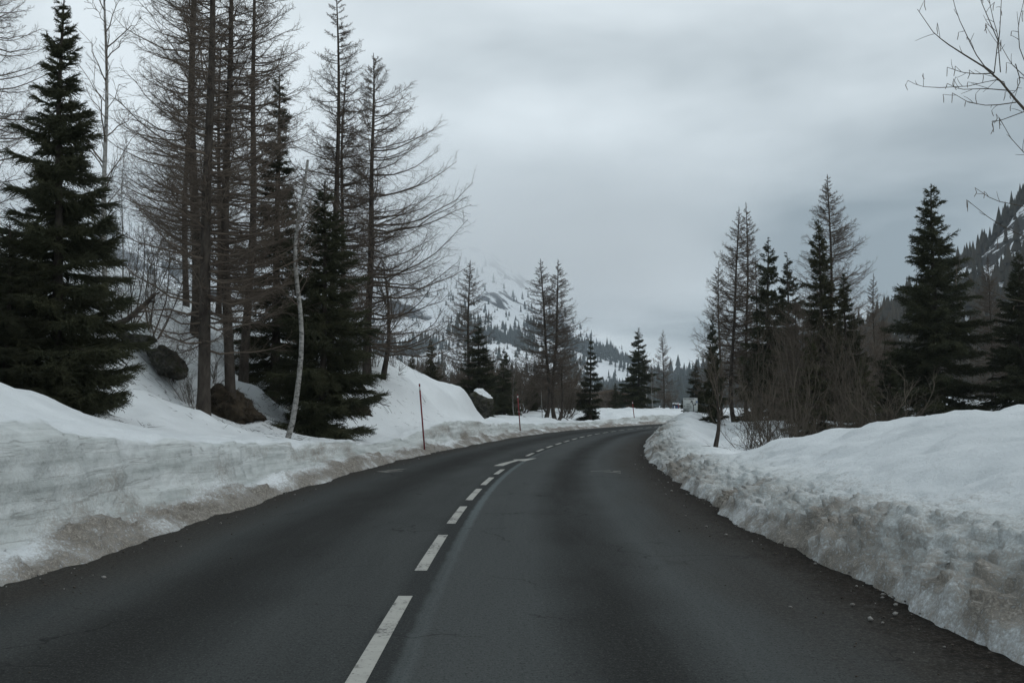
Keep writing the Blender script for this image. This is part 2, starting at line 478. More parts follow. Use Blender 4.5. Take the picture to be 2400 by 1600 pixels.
# ------------------------------------------------------------------ road line in plan
ctrl = np.array([(-.85, -14), (-.85, -6), (-.85, 0), (-.86, 6), (-.84, 12), (-.68, 19), (-.35, 25), (.17, 31.2), (1.45, 42), (3.7, 56.5),
                 (5.85, 67), (9.0, 79), (16.2, 100), (25, 119), (40, 141), (62, 160), (92, 175), (128, 186)], float)
def spline(P, n=24):
    o = []
    for i in range(len(P) - 1):
        p0, p1, p2, p3 = P[max(i - 1, 0)], P[i], P[i + 1], P[min(i + 2, len(P) - 1)]
        for k in range(n):
            t = k / n
            o.append(0.5 * ((2 * p1) + (p2 - p0) * t + (2 * p0 - 5 * p1 + 4 * p2 - p3) * t * t + (3 * p1 - p0 - 3 * p2 + p3) * t ** 3))
    o.append(P[-1])
    return np.array(o)
cl = spline(ctrl)
seg = np.r_[0, np.cumsum(np.linalg.norm(np.diff(cl, axis=0), axis=1))]
ST = 0.5
S_AX = np.arange(0, seg[-1], ST)
CLX = np.interp(S_AX, seg, cl[:, 0]); CLY = np.interp(S_AX, seg, cl[:, 1])
for _ in range(60):
    for A in (CLX, CLY):
        A[1:-1] = 0.25 * A[:-2] + 0.5 * A[1:-1] + 0.25 * A[2:]
S0 = np.interp(0.0, CLY, S_AX)                  # make s = 0 abreast of the camera
S_AX = S_AX - S0
TX, TY = np.gradient(CLX, ST), np.gradient(CLY, ST)
tl = np.hypot(TX, TY); TX /= tl; TY /= tl
NX, NY = TY, -TX                                  # to the right of travel
def road_pt(s, t):
    x = np.interp(s, S_AX, CLX); y = np.interp(s, S_AX, CLY)
    nx = np.interp(s, S_AX, NX); ny = np.interp(s, S_AX, NY)
    return x + nx * t, y + ny * t
def road_st(x, y):
    x = np.asarray(x, float).ravel(); y = np.asarray(y, float).ravel()
    so = np.empty_like(x); to = np.empty_like(x)
    for a in range(0, len(x), 8000):
        X, Y = x[a:a + 8000], y[a:a + 8000]
        d = (X[:, None] - CLX[None]) ** 2 + (Y[:, None] - CLY[None]) ** 2
        i = d.argmin(1)
        dx, dy = X - CLX[i], Y - CLY[i]
        so[a:a + 8000] = S_AX[i] + dx * TX[i] + dy * TY[i]
        t = dx * NX[i] + dy * NY[i]
        r = np.sqrt(d[np.arange(len(X)), i])
        to[a:a + 8000] = np.where(t >= 0, r, -r)
    return so, to
S_OF_Y = lambda y: np.interp(y, CLY, S_AX)
EDGE_L, EDGE_R = 3.38, 3.85

# ------------------------------------------------------------------ lie of the land
CT = []
def cp(px, py, d, dz=0.0):
    p = unproj(px, py, d); CT.append((p[0], p[1], p[2] + dz))
def cw(x, y, z): CT.append((x, y, z))
# left: mound below the big spruce, wooded slope, snow dome
cp(0, 884, 15.5); cp(70, 905, 16.5); cp(200, 960, 18); cp(130, 930, 20.5); cp(300, 978, 22); cp(420, 985, 24.5)
cp(480, 978, 28); cp(545, 975, 29.5); cp(400, 930, 28); cp(300, 880, 27); cp(230, 830, 27); cp(300, 800, 29)
cp(420, 870, 30); cp(350, 770, 32); cp(275, 661, 37); cp(403, 702, 40); cp(468, 746, 38); cp(528, 772, 38); cp(571, 890, 33)
cp(640, 945, 35); cp(670, 998, 28.5); cp(755, 1018, 32); cp(690, 880, 42); cp(600, 800, 44); cp(60, 560, 48); cp(-200, 560, 40); cp(-300, 800, 22)
cp(843, 957, 36.5); cp(835, 907, 40); cp(864, 866, 43); cp(800, 862, 44); cp(905, 985, 40); cp(930, 868, 46); cp(1000, 884, 49.5); cp(1085, 906, 54)
cp(1000, 935, 47.5); cp(1080, 945, 52.5); cp(1130, 970, 58); cp(1150, 978, 63); cp(1215, 984, 70); cp(1290, 981, 80); cp(1384, 989, 92)
cw(-8, 62, 2.3); cw(-5, 74, 1.3); cw(-14, 66, 2.6); cw(-26, 62, 5.0); cw(-40, 70, 8.0); cw(-12, 92, 1.4); cw(3, 96, 1.0)
cw(-30, 95, 3.0); cw(-55, 45, 12); cw(-60, 90, 9); cw(-55, 15, 7.5); cw(-25, 5, 3.4); cw(-12, 3, 1.9); cw(-12, 9, 1.8); cw(-50, -10, 6)
cw(6, 100, 1.2); cw(-10, 120, 1.5); cw(12, 130, 1.4); cw(22, 150, 1.4); cw(-40, 140, 3); cw(10, 180, 1.5)
# right: meadow behind the bank
cw(7.5, 8, 1.7); cw(8.0, 18, 1.5); cw(8.0, 13, 1.55); cw(12, 12, 1.6); cw(12, 20, 1.35); cw(8.0, 22.5, 1.15); cw(6.4, 25.5, .35); cw(6.2, 30, .1); cw(8, 30, .15)
cw(10, 27, .7); cw(13, 27, 1.2); cw(18, 28, 1.4); cw(24, 24, 1.7); cw(9, 38, .2); cw(12, 38, .35); cw(16, 40, .8); cw(20, 44, 1.1); cw(9, 48, .5); cw(14, 55, .8)
cw(24, 60, 1.2); cw(20, 80, 1.5); cw(35, 50, 1.6); cw(45, 30, 2); cw(40, 90, 2.5); cw(30, 110, 1.6); cw(45, 130, 1.5); cw(70, 100, 4); cw(60, 160, 1.5); cw(20, 0, 1.8); cw(12, 0, 1.7); cw(40, -8, 2)
CT = np.array(CT)
WELLS = [(unproj(px, 950, d)[0], d, r, a) for px, d, r, a in ((128, 20.5, 1.0, .22), (477, 28, .55, .30), (541, 29.5, .6, .2), (569, 33, .5, .25), (433, 42, .5, .25), (456, 36, .5, .25),
         (642, 35, .8, .25), (672, 28.5, .4, .2), (755, 31.5, 1.0, .22), (860, 42.5, .6, .3), (1384, 92, .9, .15), (1290, 81, 1.2, .2), (2196, 45, 1.6, .3), (1674, 31, .5, .2), (392, 29.2, .9, .25), (1124, 57, 1.2, .3))]
def tps_fit(P, lam=0.6):
    n = len(P)
    d = np.hypot(P[:, None, 0] - P[None, :, 0], P[:, None, 1] - P[None, :, 1])
    K = d ** 2 * np.log(d + 1e-9) + lam * np.eye(n)
    Q = np.c_[np.ones(n), P[:, :2]]
    A = np.block([[K, Q], [Q.T, np.zeros((3, 3))]])
    return np.linalg.solve(A, np.r_[P[:, 2], 0, 0, 0])
TW = tps_fit(CT)
def natural(x, y):
    x = np.asarray(x, float); y = np.asarray(y, float)
    sh = x.shape; x = x.ravel(); y = y.ravel()
    z = np.empty_like(x)
    for a in range(0, len(x), 20000):
        X, Y = x[a:a + 20000], y[a:a + 20000]
        d = np.hypot(X[:, None] - CT[None, :, 0], Y[:, None] - CT[None, :, 1])
        z[a:a + 20000] = (d ** 2 * np.log(d + 1e-9)) @ TW[:-3] + TW[-3] + TW[-2] * X + TW[-1] * Y
    z = np.clip(z, -0.2, 16)
    far = np.maximum.reduce([sst(60, 160, np.abs(x)), sst(150, 240, y), sst(-6, -25, y)])
    z = z * (1 - far) + 1.5 * far
    z = z + 0.10 * fbm(x * 0.5, y * 0.5, seed=3, oct=3) + 0.05 * fbm(x * 1.7, y * 1.7, seed=5, oct=3)
    z = z + 0.12 * np.maximum(fbm(x * 0.9, y * 0.9, seed=8, oct=2), 0) * sst(0.2, 3.0, np.abs(x))
    for wx, wy, wr, wa in WELLS:
        z = z - wa * np.exp(-((x - wx) ** 2 + (y - wy) ** 2) / wr ** 2)
    return z.reshape(sh)
LC = np.array([(-10, 1.6), (5, 1.6), (10, 1.52), (12, 1.48), (13.5, 1.33), (15.3, 1.22), (17, 1.02), (20, .92), (23, .82), (28, .62), (33, .50), (37, .62), (41, .95), (45, 1.15), (50, 1.0), (55, .85),
               (63, .65), (70, .55), (85, .52), (96, .75), (104, .95), (125, 1.0), (200, 1.0)])
RF = np.array([(-10, .62), (5, .62), (9, .56), (12.6, .42), (16, .38), (24, .27), (32, .30), (40, .40), (50, .55), (60, .65), (75, .6), (120, .5), (200, .5)])
RCZ = np.array([(-10, 1.7), (6, 1.62), (12, 1.52), (18, 1.40), (21, 1.2), (23, .80), (25, .50), (28, .40), (33, .45), (40, .62), (47, .85), (54, 1.12), (62, 1.3), (70, 1.25), (85, 1.1), (120, .95), (200, .9)])
RCD = np.array([(-10, 4.2), (18, 4.2), (21, 3.6), (24, 2.2), (28, 1.6), (40, 1.5), (60, 1.7), (200, 1.6)])
def bank_left(s, d, nat):
    C = np.interp(s, LC[:, 0], LC[:, 1]) + 0.05 * vnoise(s * 0.8, 0, seed=31) + 0.03 * vnoise(s * 2.3, 0, seed=32)
    toe = 0.22 + 0.08 * vnoise(s * 0.6, 1.0, seed=33)
    toe = np.minimum(toe, C * 0.6)
    e = 0.10 * fbm(s * 0.55, 3.0, seed=34, oct=3) + 0.03 * fbm(s * 4, 3.0, seed=35, oct=2)
    q = d - e
    z1 = toe * np.clip(q / 0.42, -1, 1) ** 1.0
    z1 = np.where(q < 0.42, toe * np.clip(np.sign(q) * np.abs(q / 0.42) ** 0.75, -1, 1), toe + 0.15 * np.minimum(q - 0.42, 0.40))
    wl = 0.10 * vnoise(s * 0.45, 2.0, seed=36) + 0.05 * vnoise(s * 1.7, 2.0, seed=37)
    wq = q - wl
    z2 = (C - toe - 0.06) * (0.80 * sst(0.62, 0.98, wq) + 0.20 * sst(0.9, 1.7, wq))
    z = z1 + z2
    # rounded lip then back to the land
    k = sst(1.35, np.interp(s, [28, 40], [4.2, 2.5]), q)
    return np.where(q < -0.3, -0.3, z * (1 - k) + nat * k)
def bank_right(s, d, nat):
    Fh = np.interp(s, RF[:, 0], RF[:, 1]) * (1 + 0.14 * vnoise(s * 0.7, 0, seed=41))
    C = np.interp(s, RCZ[:, 0], RCZ[:, 1]) + 0.05 * vnoise(s * 0.5, 0, seed=42)
    D = np.interp(s, RCD[:, 0], RCD[:, 1])
    e = 0.16 * fbm(s * 0.45, 7.0, seed=43, oct=3) + 0.06 * fbm(s * 2.6, 7.0, seed=44, oct=3)
    q = d - e
    z1 = Fh * np.clip(np.sign(q) * np.abs(q / 0.75) ** 0.7, -1, 1)
    z2 = (C - Fh) * sst(0.0, 1.0, (q - 0.5) / (D - 0.5)) ** 0.9
    z = z1 + np.maximum(z2, 0)
    k = sst(D * 0.85, D + 1.7, q)
    return np.where(q < -0.3, -0.3, z * (1 - k) + nat * k)
def land(x, y):
    sh = np.shape(x)
    s, t = road_st(x, y)
    nat = natural(np.ravel(x), np.ravel(y))
    dl, dr = -t - EDGE_L, t - EDGE_R
    z = np.where(dl > -0.3, bank_left(s, dl, nat), np.where(dr > -0.3, bank_right(s, dr, nat), -0.3))
    return z.reshape(sh), s.reshape(sh), t.reshape(sh)
def land_z(x, y):
    return float(land(np.array([x]), np.array([y]))[0][0])

# ground sheet to the horizon
def axis(lo, hi, step, end_lo, end_hi, grow=1.28):
    a = list(np.arange(lo, hi + 1e-6, step))
    st = step
    while a[-1] < end_hi: st *= grow; a.append(a[-1] + st)
    st = step; b = []
    v = lo
    while v > end_lo: st *= grow; v -= st; b.append(v)
    return np.array(b[::-1] + a)
gx = axis(-30, 34, 0.34, -5000, 5000); gy = axis(6, 100, 0.42, -2000, 6000)
GX, GY = np.meshgrid(gx, gy)
GZ, GS, GT = land(GX, GY)
inb = np.maximum(sst(EDGE_L + 6.4, EDGE_L + 5.4, -GT) * (GT < 0), sst(EDGE_R + 6.4, EDGE_R + 5.4, GT) * (GT >= 0))
inb = inb * (GS < 150) * (GS > -9)
GZ = GZ - 0.55 * inb
def grid_faces(ny, nx):
    i = np.arange(ny * nx).reshape(ny, nx)
    return np.stack([i[:-1, :-1], i[:-1, 1:], i[1:, 1:], i[1:, :-1]], -1).reshape(-1, 4)
gm = mesh_from("ground", np.stack([GX, GY, GZ], -1).reshape(-1, 3), [grid_faces(*GX.shape)], True)
tag(obj("ground", gm, M['snow']), "snow covered meadow and wooded slope beside the road", kind='structure')

# ploughed banks
def bank_mesh(side):
    ss = np.concatenate([np.arange(-8, 30, 0.075), np.arange(30, 62, 0.16), np.arange(62, 151, 0.4)])
    dd = np.concatenate([np.arange(-0.40, 0.50, 0.04), np.arange(0.50, 1.20, 0.018 if side < 0 else 0.035), np.arange(1.2, 1.9, 0.045), np.arange(1.9, 4.2, 0.09), np.arange(4.2, 6.8, 0.2)])
    S, D = np.meshgrid(ss, dd)
    edge = EDGE_L if side < 0 else EDGE_R
    t = side * (edge + D)
    x, y = road_pt(S, t)
    nat = natural(x, y)
    z = (bank_left if side < 0 else bank_right)(S, D, nat)
    zraw = z.copy()
    # lumps thrown up by the plough
    face = sst(-0.05, 0.25, D) * sst(3.4 if side < 0 else 6.2, 1.4 if side < 0 else 3.8, D)
    if side < 0:
        amp = 0.035 + 0.02 * sst(0.8, 0.2, D)
        lump = fbm(x * 3.2, y * 3.2, z * 4.0, 51, 4, 0.55)
        strat = (vnoise(S * 0.22, 0, z * 8.0, 54) + 0.6 * vnoise(S * 0.6, 3, z * 19.0, 55)) * sst(0.5, 0.7, D) * sst(1.5, 1.1, D)
        push = face * (amp * lump + 0.055 * strat)
        cr = np.maximum(fbm(x * 9, y * 9, z * 9, 57, 3, 0.6), 0) * 0.06 * sst(1.1, 0.3, D) * face
    else:
        lump = fbm(x * 1.6, y * 1.6, z * 2.5, 61, 3, 0.55) * 0.09 * sst(2.6, 0.6, D)
        l2 = np.abs(fbm(x * 5.0, y * 5.0, z * 6.0, 64, 4, 0.6)) * 0.10 * sst(1.8, 0.4, D)
        soft = (fbm(x * 0.8, y * 0.55, 0, 67, 3) * 0.13 + (0.5 - np.abs(fbm(x * 1.3 + y * 0.6, y * 0.5, 0, 68, 3))) * 0.12) * sst(0.8, 2.2, D)
        push = face * (lump + l2 + soft)
        cr = np.maximum(fbm(x * 14, y * 14, z * 14, 69, 3, 0.6), 0) * 0.045 * sst(1.5, 0.5, D) * face
    nx = np.interp(S, S_AX, NX); ny = np.interp(S, S_AX, NY)
    out = push + cr
    hk = 0.75 * sst(2.2, 1.0, D)
    x = x - nx * side * out * hk; y = y - ny * side * out * hk
    z = z + out * 0.75
    z = z - 0.12 * sst(5.9, 6.6, D)
    # dirt: sand at the toe, streaks on the face, clean on top
    n_lo = fbm(x * 0.5, y * 0.5, z * 1.5, 71, 3)
    if side < 0:
        dirt = (0.72 + 0.30 * fbm(x * 1.4, y * 1.4, z * 3, 73, 4)) * sst(0.66, 0.18, D - 0.24 * n_lo) + 0.42 * sst(0.5, 0.7, D) * sst(1.1, 0.9, D) * sst(0.0, 0.7, fbm(S * 0.30, z * 1.6, seed=74, oct=4))
        dirt += 0.12 * sst(1.0, 0.6, D)
        # patchy darker band just under the lip
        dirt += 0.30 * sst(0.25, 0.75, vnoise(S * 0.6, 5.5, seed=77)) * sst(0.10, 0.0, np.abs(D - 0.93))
        ice = sst(0.40, 0.62, D) * sst(1.12, 0.98, D + 0.08 * n_lo)
    else:
        dirt = 0.74 * sst(1.45, 0.0, D - 0.30 * n_lo) * (0.50 + 0.60 * sst(-0.35, 0.6, fbm(x * 1.1, y * 1.1, z * 2.5, 79, 4)))
        dirt += 0.10 * sst(2.8, 1.2, D) + 0.08 * sst(0.1, 0.6, fbm(x * 0.35, y * 0.8, 0, 83, 4)) * sst(6, 3, D)
        ice = 0.75 * sst(0.05, 0.3, D) * sst(1.9, 0.7, D + 0.3 * n_lo)
    return mesh_from("snow_bank", np.stack([x, y, z], -1).reshape(-1, 3), [grid_faces(*S.shape) if side > 0 else grid_faces(*S.shape)[:, ::-1]], True,
                     {"dirt": np.clip(dirt, 0, 1.2).ravel(), "ice": np.clip(ice, 0, 1).ravel()})
tag(obj("snow_bank", bank_mesh(-1), M['bank']), "ploughed snow bank along the left road edge, layered grey face", kind='structure')
tag(obj("snow_bank", bank_mesh(1), M['bank']), "dirty ploughed snow bank along the right road edge", kind='structure')

# road sheet
ss = np.concatenate([np.arange(-9, 40, 0.5), np.arange(40, 160, 1.0)])
tt = np.linspace(-4.1, 4.9, 19)
S, T = np.meshgrid(ss, tt)
x, y = road_pt(S, T)
z = np.zeros_like(x) - 0.02 * np.maximum(np.abs(T) - 3.2, 0)
rm = mesh_from("road", np.stack([x, y, z], -1).reshape(-1, 3), [grid_faces(*S.shape)[:, ::-1]], True, uv=np.stack([T, S], -1).reshape(-1, 2))
road = tag(obj("road", rm, M['road']), "grey asphalt road curving to the right", kind='structure')

# painted markings (thin sheets 4 mm up)
def strip(s0, s1, t, wd, name, mat):
    n = max(2, int((s1 - s0) / 0.5) + 1)
    s = np.linspace(s0, s1, n)
    a = road_pt(s, t - wd / 2); b = road_pt(s, t + wd / 2)
    V = np.concatenate([np.stack([a[0], a[1], np.full(n, .004)], -1), np.stack([b[0], b[1], np.full(n, .004)], -1)])
    i = np.arange(n - 1)
    return obj(name, mesh_from(name, V, [np.stack([i, i + n, i + n + 1, i + 1], -1)]), mat, road)
dashes = [(5.4, 8.66), (10.0, 12.8), (14.05, 16.5), (17.6, 20.1), (21.1, 23.4), (24.5, 26.5)]
yy = 33.9
while yy < 112:
    dashes.append((yy, yy + 2.2)); yy += 3.55
for a, b in dashes:
    strip(float(S_OF_Y(a)), float(S_OF_Y(b)), 0.0, 0.115, "lane_dash", M['paint'])
def decal(pts, name, mat):
    P = np.array([ground_at(px, py, 0.004) for px, py in pts])
    me = bpy.data.meshes.new(name)
    me.from_pydata([tuple(p) for p in P], [], [tuple(range(len(P)))])
    me.update()
    return obj(name, me, mat, road)
decal([(1157, 1091), (1179, 1091), (1196, 1084.5), (1215, 1079), (1230, 1080), (1258.5, 1073), (1202.4, 1076.3), (1206.5, 1078), (1188, 1082), (1172, 1086)], "arrow_marking", M['paint'])
for pts in ([(882, 1104), (905, 1102), (930, 1103), (908, 1106.5)], [(910, 1100.5), (958, 1097.5), (930, 1101), (905, 1101.5)], [(915, 1104), (945, 1102), (942, 1103.5), (914, 1106)]):
    decal(pts[::-1], "worn_arrow_marking", M['paint_old'])
for pts in ([(1384, 1103.2), (1430, 1101.5), (1432, 1102.6), (1386, 1104)], [(1408, 1104.6), (1440, 1106.6), (1455, 1108.4), (1455, 1107), (1440, 1105.2)], [(1436, 1102.8), (1455, 1103.6), (1455, 1105), (1437, 1104)]):
    decal(pts[::-1], "worn_arrow_marking", M['paint_old'])

# ------------------------------------------------------------------ far mountains
def ridge_mesh(name, prof, r0, r1, px_lo, px_hi, n_a, n_r, rough, seed, mat, back=1.25):
    """a mountainside whose crest shows at the heights prof gives; r0 foot, r1 crest (metres from the road)"""
    pxs = np.linspace(px_lo, px_hi, n_a)
    ang = np.arctan((pxs - 1200) / F_PX)
    top = np.interp(pxs, [p[0] for p in prof], [p[1] for p in prof])
    rr = np.concatenate([np.linspace(r0, r1, n_r), np.linspace(r1, r1 * back, 8)[1:]])
    A, R = np.meshgrid(ang, rr)
    TOP = np.broadcast_to((HOR - top) / F_PX * r1 / np.cos(ang), A.shape)
    X, Y = R * np.sin(A), R * np.cos(A)
    u = (R - r0) / (r1 - r0)
    prof_u = np.where(u < 1, np.clip(u, 0, 1) ** 1.15, 1 - 1.2 * (u - 1))
    sc_ = (r1 - r0)
    nz = fbm(X / sc_ * 5, Y / sc_ * 5, 0, seed, 6, 0.52)
    rid = 1 - np.abs(fbm(X / sc_ * 3.2, Y / sc_ * 3.2, 0, seed + 5, 5, 0.5))
    Z = TOP * prof_u + rough * TOP.max() * (nz * 0.5 + (rid - 0.75)) * np.clip(u * 3, 0, 1) * np.clip(1.25 - u * 0.55, 0.3, 1)
    Z = np.where(u <= 0, -8, Z)
    me = mesh_from(name, np.stack([X, Y, Z], -1).reshape(-1, 3), [grid_faces(*A.shape)[:, ::-1]], True)
    return me, (A, R, X, Y, Z, u)
def mountain_mat(name, rock, scale, bias):
    t = NT(name)
    g = t.geo()
    gn = t.n("ShaderNodeNewGeometry")
    sz = t.n("ShaderNodeSeparateXYZ"); t.l(gn.outputs['Normal'], sz.inputs[0])
    n = t.noise(g, scale, 8, 0.62, 0.4)
    n2 = t.noise(g, scale * 4.2, 6, 0.6)
    k = t.math('ADD', t.math('MULTIPLY', n, 0.62), t.math('MULTIPLY', n2, 0.38))
    k = t.math('SUBTRACT', k, t.math('MULTIPLY', t.math('SUBTRACT', sz.outputs[2], 0.8), 0.5))
    f = t.ramp(k, [(bias, 0.0), (bias + 0.035, 1.0)])
    col = t.mix(f, (0.80, 0.82, 0.84), rock)
    return t.fin(col, 0.9, 0.1)
M['mtn'] = mountain_mat('snowy_mountain', (0.060, 0.060, 0.062), 0.009, 0.525)
M['cliff'] = mountain_mat('snowy_cliff', (0.050, 0.047, 0.044), 0.040, 0.53)
def far_forest(name, F, mask_fn, count, hgt, seed, mat, label):
    A, R, X, Y, Z, u = F
    rng = np.random.default_rng(seed)
    ny, nx = A.shape
    i = rng.integers(0, ny - 9, count * 6); j = rng.integers(0, nx - 1, count * 6)
    fi, fj = rng.random(len(i)), rng.random(len(i))
    def bl(G):
        return (G[i, j] * (1 - fi) + G[i + 1, j] * fi) * (1 - fj) + (G[i, j + 1] * (1 - fi) + G[i + 1, j + 1] * fi) * fj
    x, y, z, uu = bl(X), bl(Y), bl(Z), bl(u)
    px = 1200 + F_PX * x / y
    keep = rng.random(len(x)) < mask_fn(px, x, y, z, uu)
    x, y, z = x[keep][:count], y[keep][:count], z[keep][:count]
    n = len(x)
    h = hgt * np.exp(rng.normal(-0.08, 0.32, n))
    r = h * rng.uniform(0.12, 0.26, n)
    mb = MB()
    base = np.stack([x, y, z - 0.5], -1)
    for (b0, b1, rs) in ((0.08, 0.55, 1.0), (0.40, 1.0, 0.62)):
        mb.spikes(base + np.stack([0 * x, 0 * x, h * b0], -1), base + np.stack([0 * x, 0 * x, h * b1], -1), r * rs, 5)
    o = mb.build(name, mat)
    tag(o, label, 'forest', kind='stuff')
    return o
M['far_tree'] = varied('far_forest', (0.022, 0.027, 0.022), (0.045, 0.050, 0.040), 0.02, 0.9, 0.1)
M['far_tree2'] = varied('mixed_far_forest', (0.030, 0.030, 0.022), (0.075, 0.062, 0.045), 0.03, 0.9, 0.1)
PROF1 = [(300, 420), (700, 480), (900, 520), (1050, 560), (1150, 585), (1220, 640), (1300, 700), (1340, 755), (1400, 800), (1470, 850), (1540, 905), (1620, 950), (1800, 962)]
me1, F1 = ridge_mesh("mountain", PROF1, 1050, 2600, 250, 1900, 260, 130, 0.085, 101, M['mtn'])
tag(obj("mountain", me1, M['mtn']), "snowy mountain with dark forest, its summit lost in cloud", kind='structure')
PROF3 = [(1250, 950), (1400, 930), (1500, 905), (1560, 880), (1620, 868), (1700, 850), (1850, 800), (2000, 790), (2300, 760)]
me3, F3 = ridge_mesh("hill", PROF3, 900, 1700, 1250, 2350, 120, 50, 0.05, 131, M['mtn'])
tag(obj("hill", me3, M['mtn']), "low forested hill at the end of the valley", kind='structure')
PROF2 = [(1850, 890), (1960, 820), (2060, 765), (2150, 705), (2250, 640), (2330, 590), (2400, 530), (2520, 430), (2800, 260), (3300, 120)]
me2, F2 = ridge_mesh("mountain", PROF2, 330, 760, 1860, 3300, 220, 90, 0.05, 151, M['cliff'])
tag(obj("mountain", me2, M['cliff']), "steep rocky mountainside with forest on its ridge at right", kind='structure')
def mask1(px, x, y, z, u):
    n = fbm(x / 210, y / 210, z / 130, 201, 4, 0.55)
    line = 0.33 + 0.14 * vnoise(px / 60.0, 0, seed=205) - 0.22 * sst(1150, 900, px)
    return np.clip(1.3 * sst(0.10, -0.10, u - line + 0.55 * n) + 0.03, 0, 1) * np.clip(0.25 + 1.6 * sst(-0.25, 0.25, fbm(x / 60, y / 60, z / 30, 207, 3)), 0, 1) * np.where(u > 0.005, 1, 0)
far_forest("forest", F1, mask1, 11000, 13, 211, M['far_tree'], "dark conifer forest on the lower slopes of the snowy mountain")
far_forest("forest", F3, lambda px, x, y, z, u: np.clip(0.9 + 0.5 * fbm(x / 90, y / 90, 0, 221, 3), 0, 1), 5000, 14, 223, M['far_tree'], "dense blue forest covering the low valley hill")
def mask2(px, x, y, z, u):
    top = sst(0.80, 0.90, u + 0.05 * fbm(x / 30, y / 30, 0, 231, 3)) * sst(1.0, 0.985, u)
    low = sst(0.62, 0.45, u + 0.10 * fbm(x / 40, y / 40, 0, 233, 3))
    mid = 0.10
    left = sst(2250, 2120, px)
    return np.clip(np.maximum.reduce([top, low * 0.9, left * 0.9, mid + 0 * u]), 0, 1)
far_forest("forest", F2, mask2, 7000, 10, 241, M['far_tree2'], "mixed forest clinging to the steep right mountainside")

# ------------------------------------------------------------------ trees
def nrm(v): return v / (np.linalg.norm(v, axis=-1, keepdims=True) + 1e-9)
def along(P, j):
    """points and tangents at fraction j (n,m) of polylines P (n,k,3)"""
    n, k, _ = P.shape
    f = np.clip(j, 0, 0.9999) * (k - 1)
    i = f.astype(int); f = f - i
    I = np.arange(n)[:, None]
    a, b = P[I, i], P[I, i + 1]
    return a + (b - a) * f[..., None], nrm(b - a)
def spawn(P, L, m, rng, j0=0.2, j1=1.0, ang=(0.5, 1.0), ratio=(0.25, 0.5), taper=0.5, up=0.0, k=4, flat=0.0, curl=0.15, upcurl=0.0):
    """m side shoots on every polyline; returns polylines (n*m,k,3), lengths, start fractions, parent index"""
    n = len(P)
    j = j0 + (j1 - j0) * (np.arange(m)[None] + rng.random((n, m))) / m
    p, d = along(P, j)
    rv = rng.normal(size=(n, m, 3))
    rv[..., 2] *= (1 - flat)
    side = nrm(rv - (rv * d).sum(-1, keepdims=True) * d)
    a = rng.uniform(*ang, (n, m, 1))
    D = nrm(d * np.cos(a) + side * np.sin(a) + np.array([0, 0, 1.0]) * up)
    Lc = L[:, None] * rng.uniform(*ratio, (n, m)) * (1 - taper * j)
    q = np.linspace(0, 1, k)
    bend = nrm(rng.normal(size=(n, m, 3))) * curl
    bend[..., 2] += upcurl
    C = p[:, :, None] + Lc[:, :, None, None] * (D[:, :, None] * q[None, None, :, None] + bend[:, :, None] * (q ** 2)[None, None, :, None])
    return C.reshape(n * m, k, 3), Lc.ravel(), j.ravel(), np.repeat(np.arange(n), m)
def trunk_line(h, rng, k=14, wob=0.01, lean=(0, 0), kink=0.0):
    q = np.linspace(0, 1, k)
    ph = rng.uniform(0, 6, 4)
    x = wob * h * (np.sin(q * 5 + ph[0]) - math.sin(ph[0]) + 0.5 * np.sin(q * 11 + ph[1]) - 0.5 * math.sin(ph[1])) + lean[0] * h * q + kink * h * np.exp(-q * 9) - kink * h
    y = wob * h * (np.sin(q * 6 + ph[2]) - math.sin(ph[2])) + lean[1] * h * q
    return np.stack([x, y, q * h], -1)
def on_trunk(TL, h, z):
    q = np.clip(z / h, 0, 1)
    return np.stack([np.interp(q, np.linspace(0, 1, len(TL)), TL[:, i]) for i in range(3)], -1)
def trunk_mesh(name, TL, h, r0, rtop=0.012, flare=1.5, sides=9):
    k = len(TL)
    q = np.linspace(0, 1, k)
    R = (r0 - rtop) * (1 - q) ** 0.85 + rtop + r0 * (flare - 1) * np.exp(-q * h / 0.35)
    P = np.concatenate([TL[:1] - np.array([[0, 0, 0.6]]), TL[:1], TL[:1] + (TL[1:2] - TL[:1]) * 0.15, TL[:1] + (TL[1:2] - TL[:1]) * 0.4, TL[1:]])
    R = np.concatenate([[R[0] * 1.15, R[0], np.interp(0.15 / (k - 1), q, R) * 0.85, np.interp(0.4 / (k - 1), q, R) * 0.9], R[1:]])
    mb = MB(); mb.tubes(P[None], R[None], sides)
    return mb.mesh(name, True)
def crown_L(u, shape):
    return np.interp(u, [s[0] for s in shape], [s[1] for s in shape])

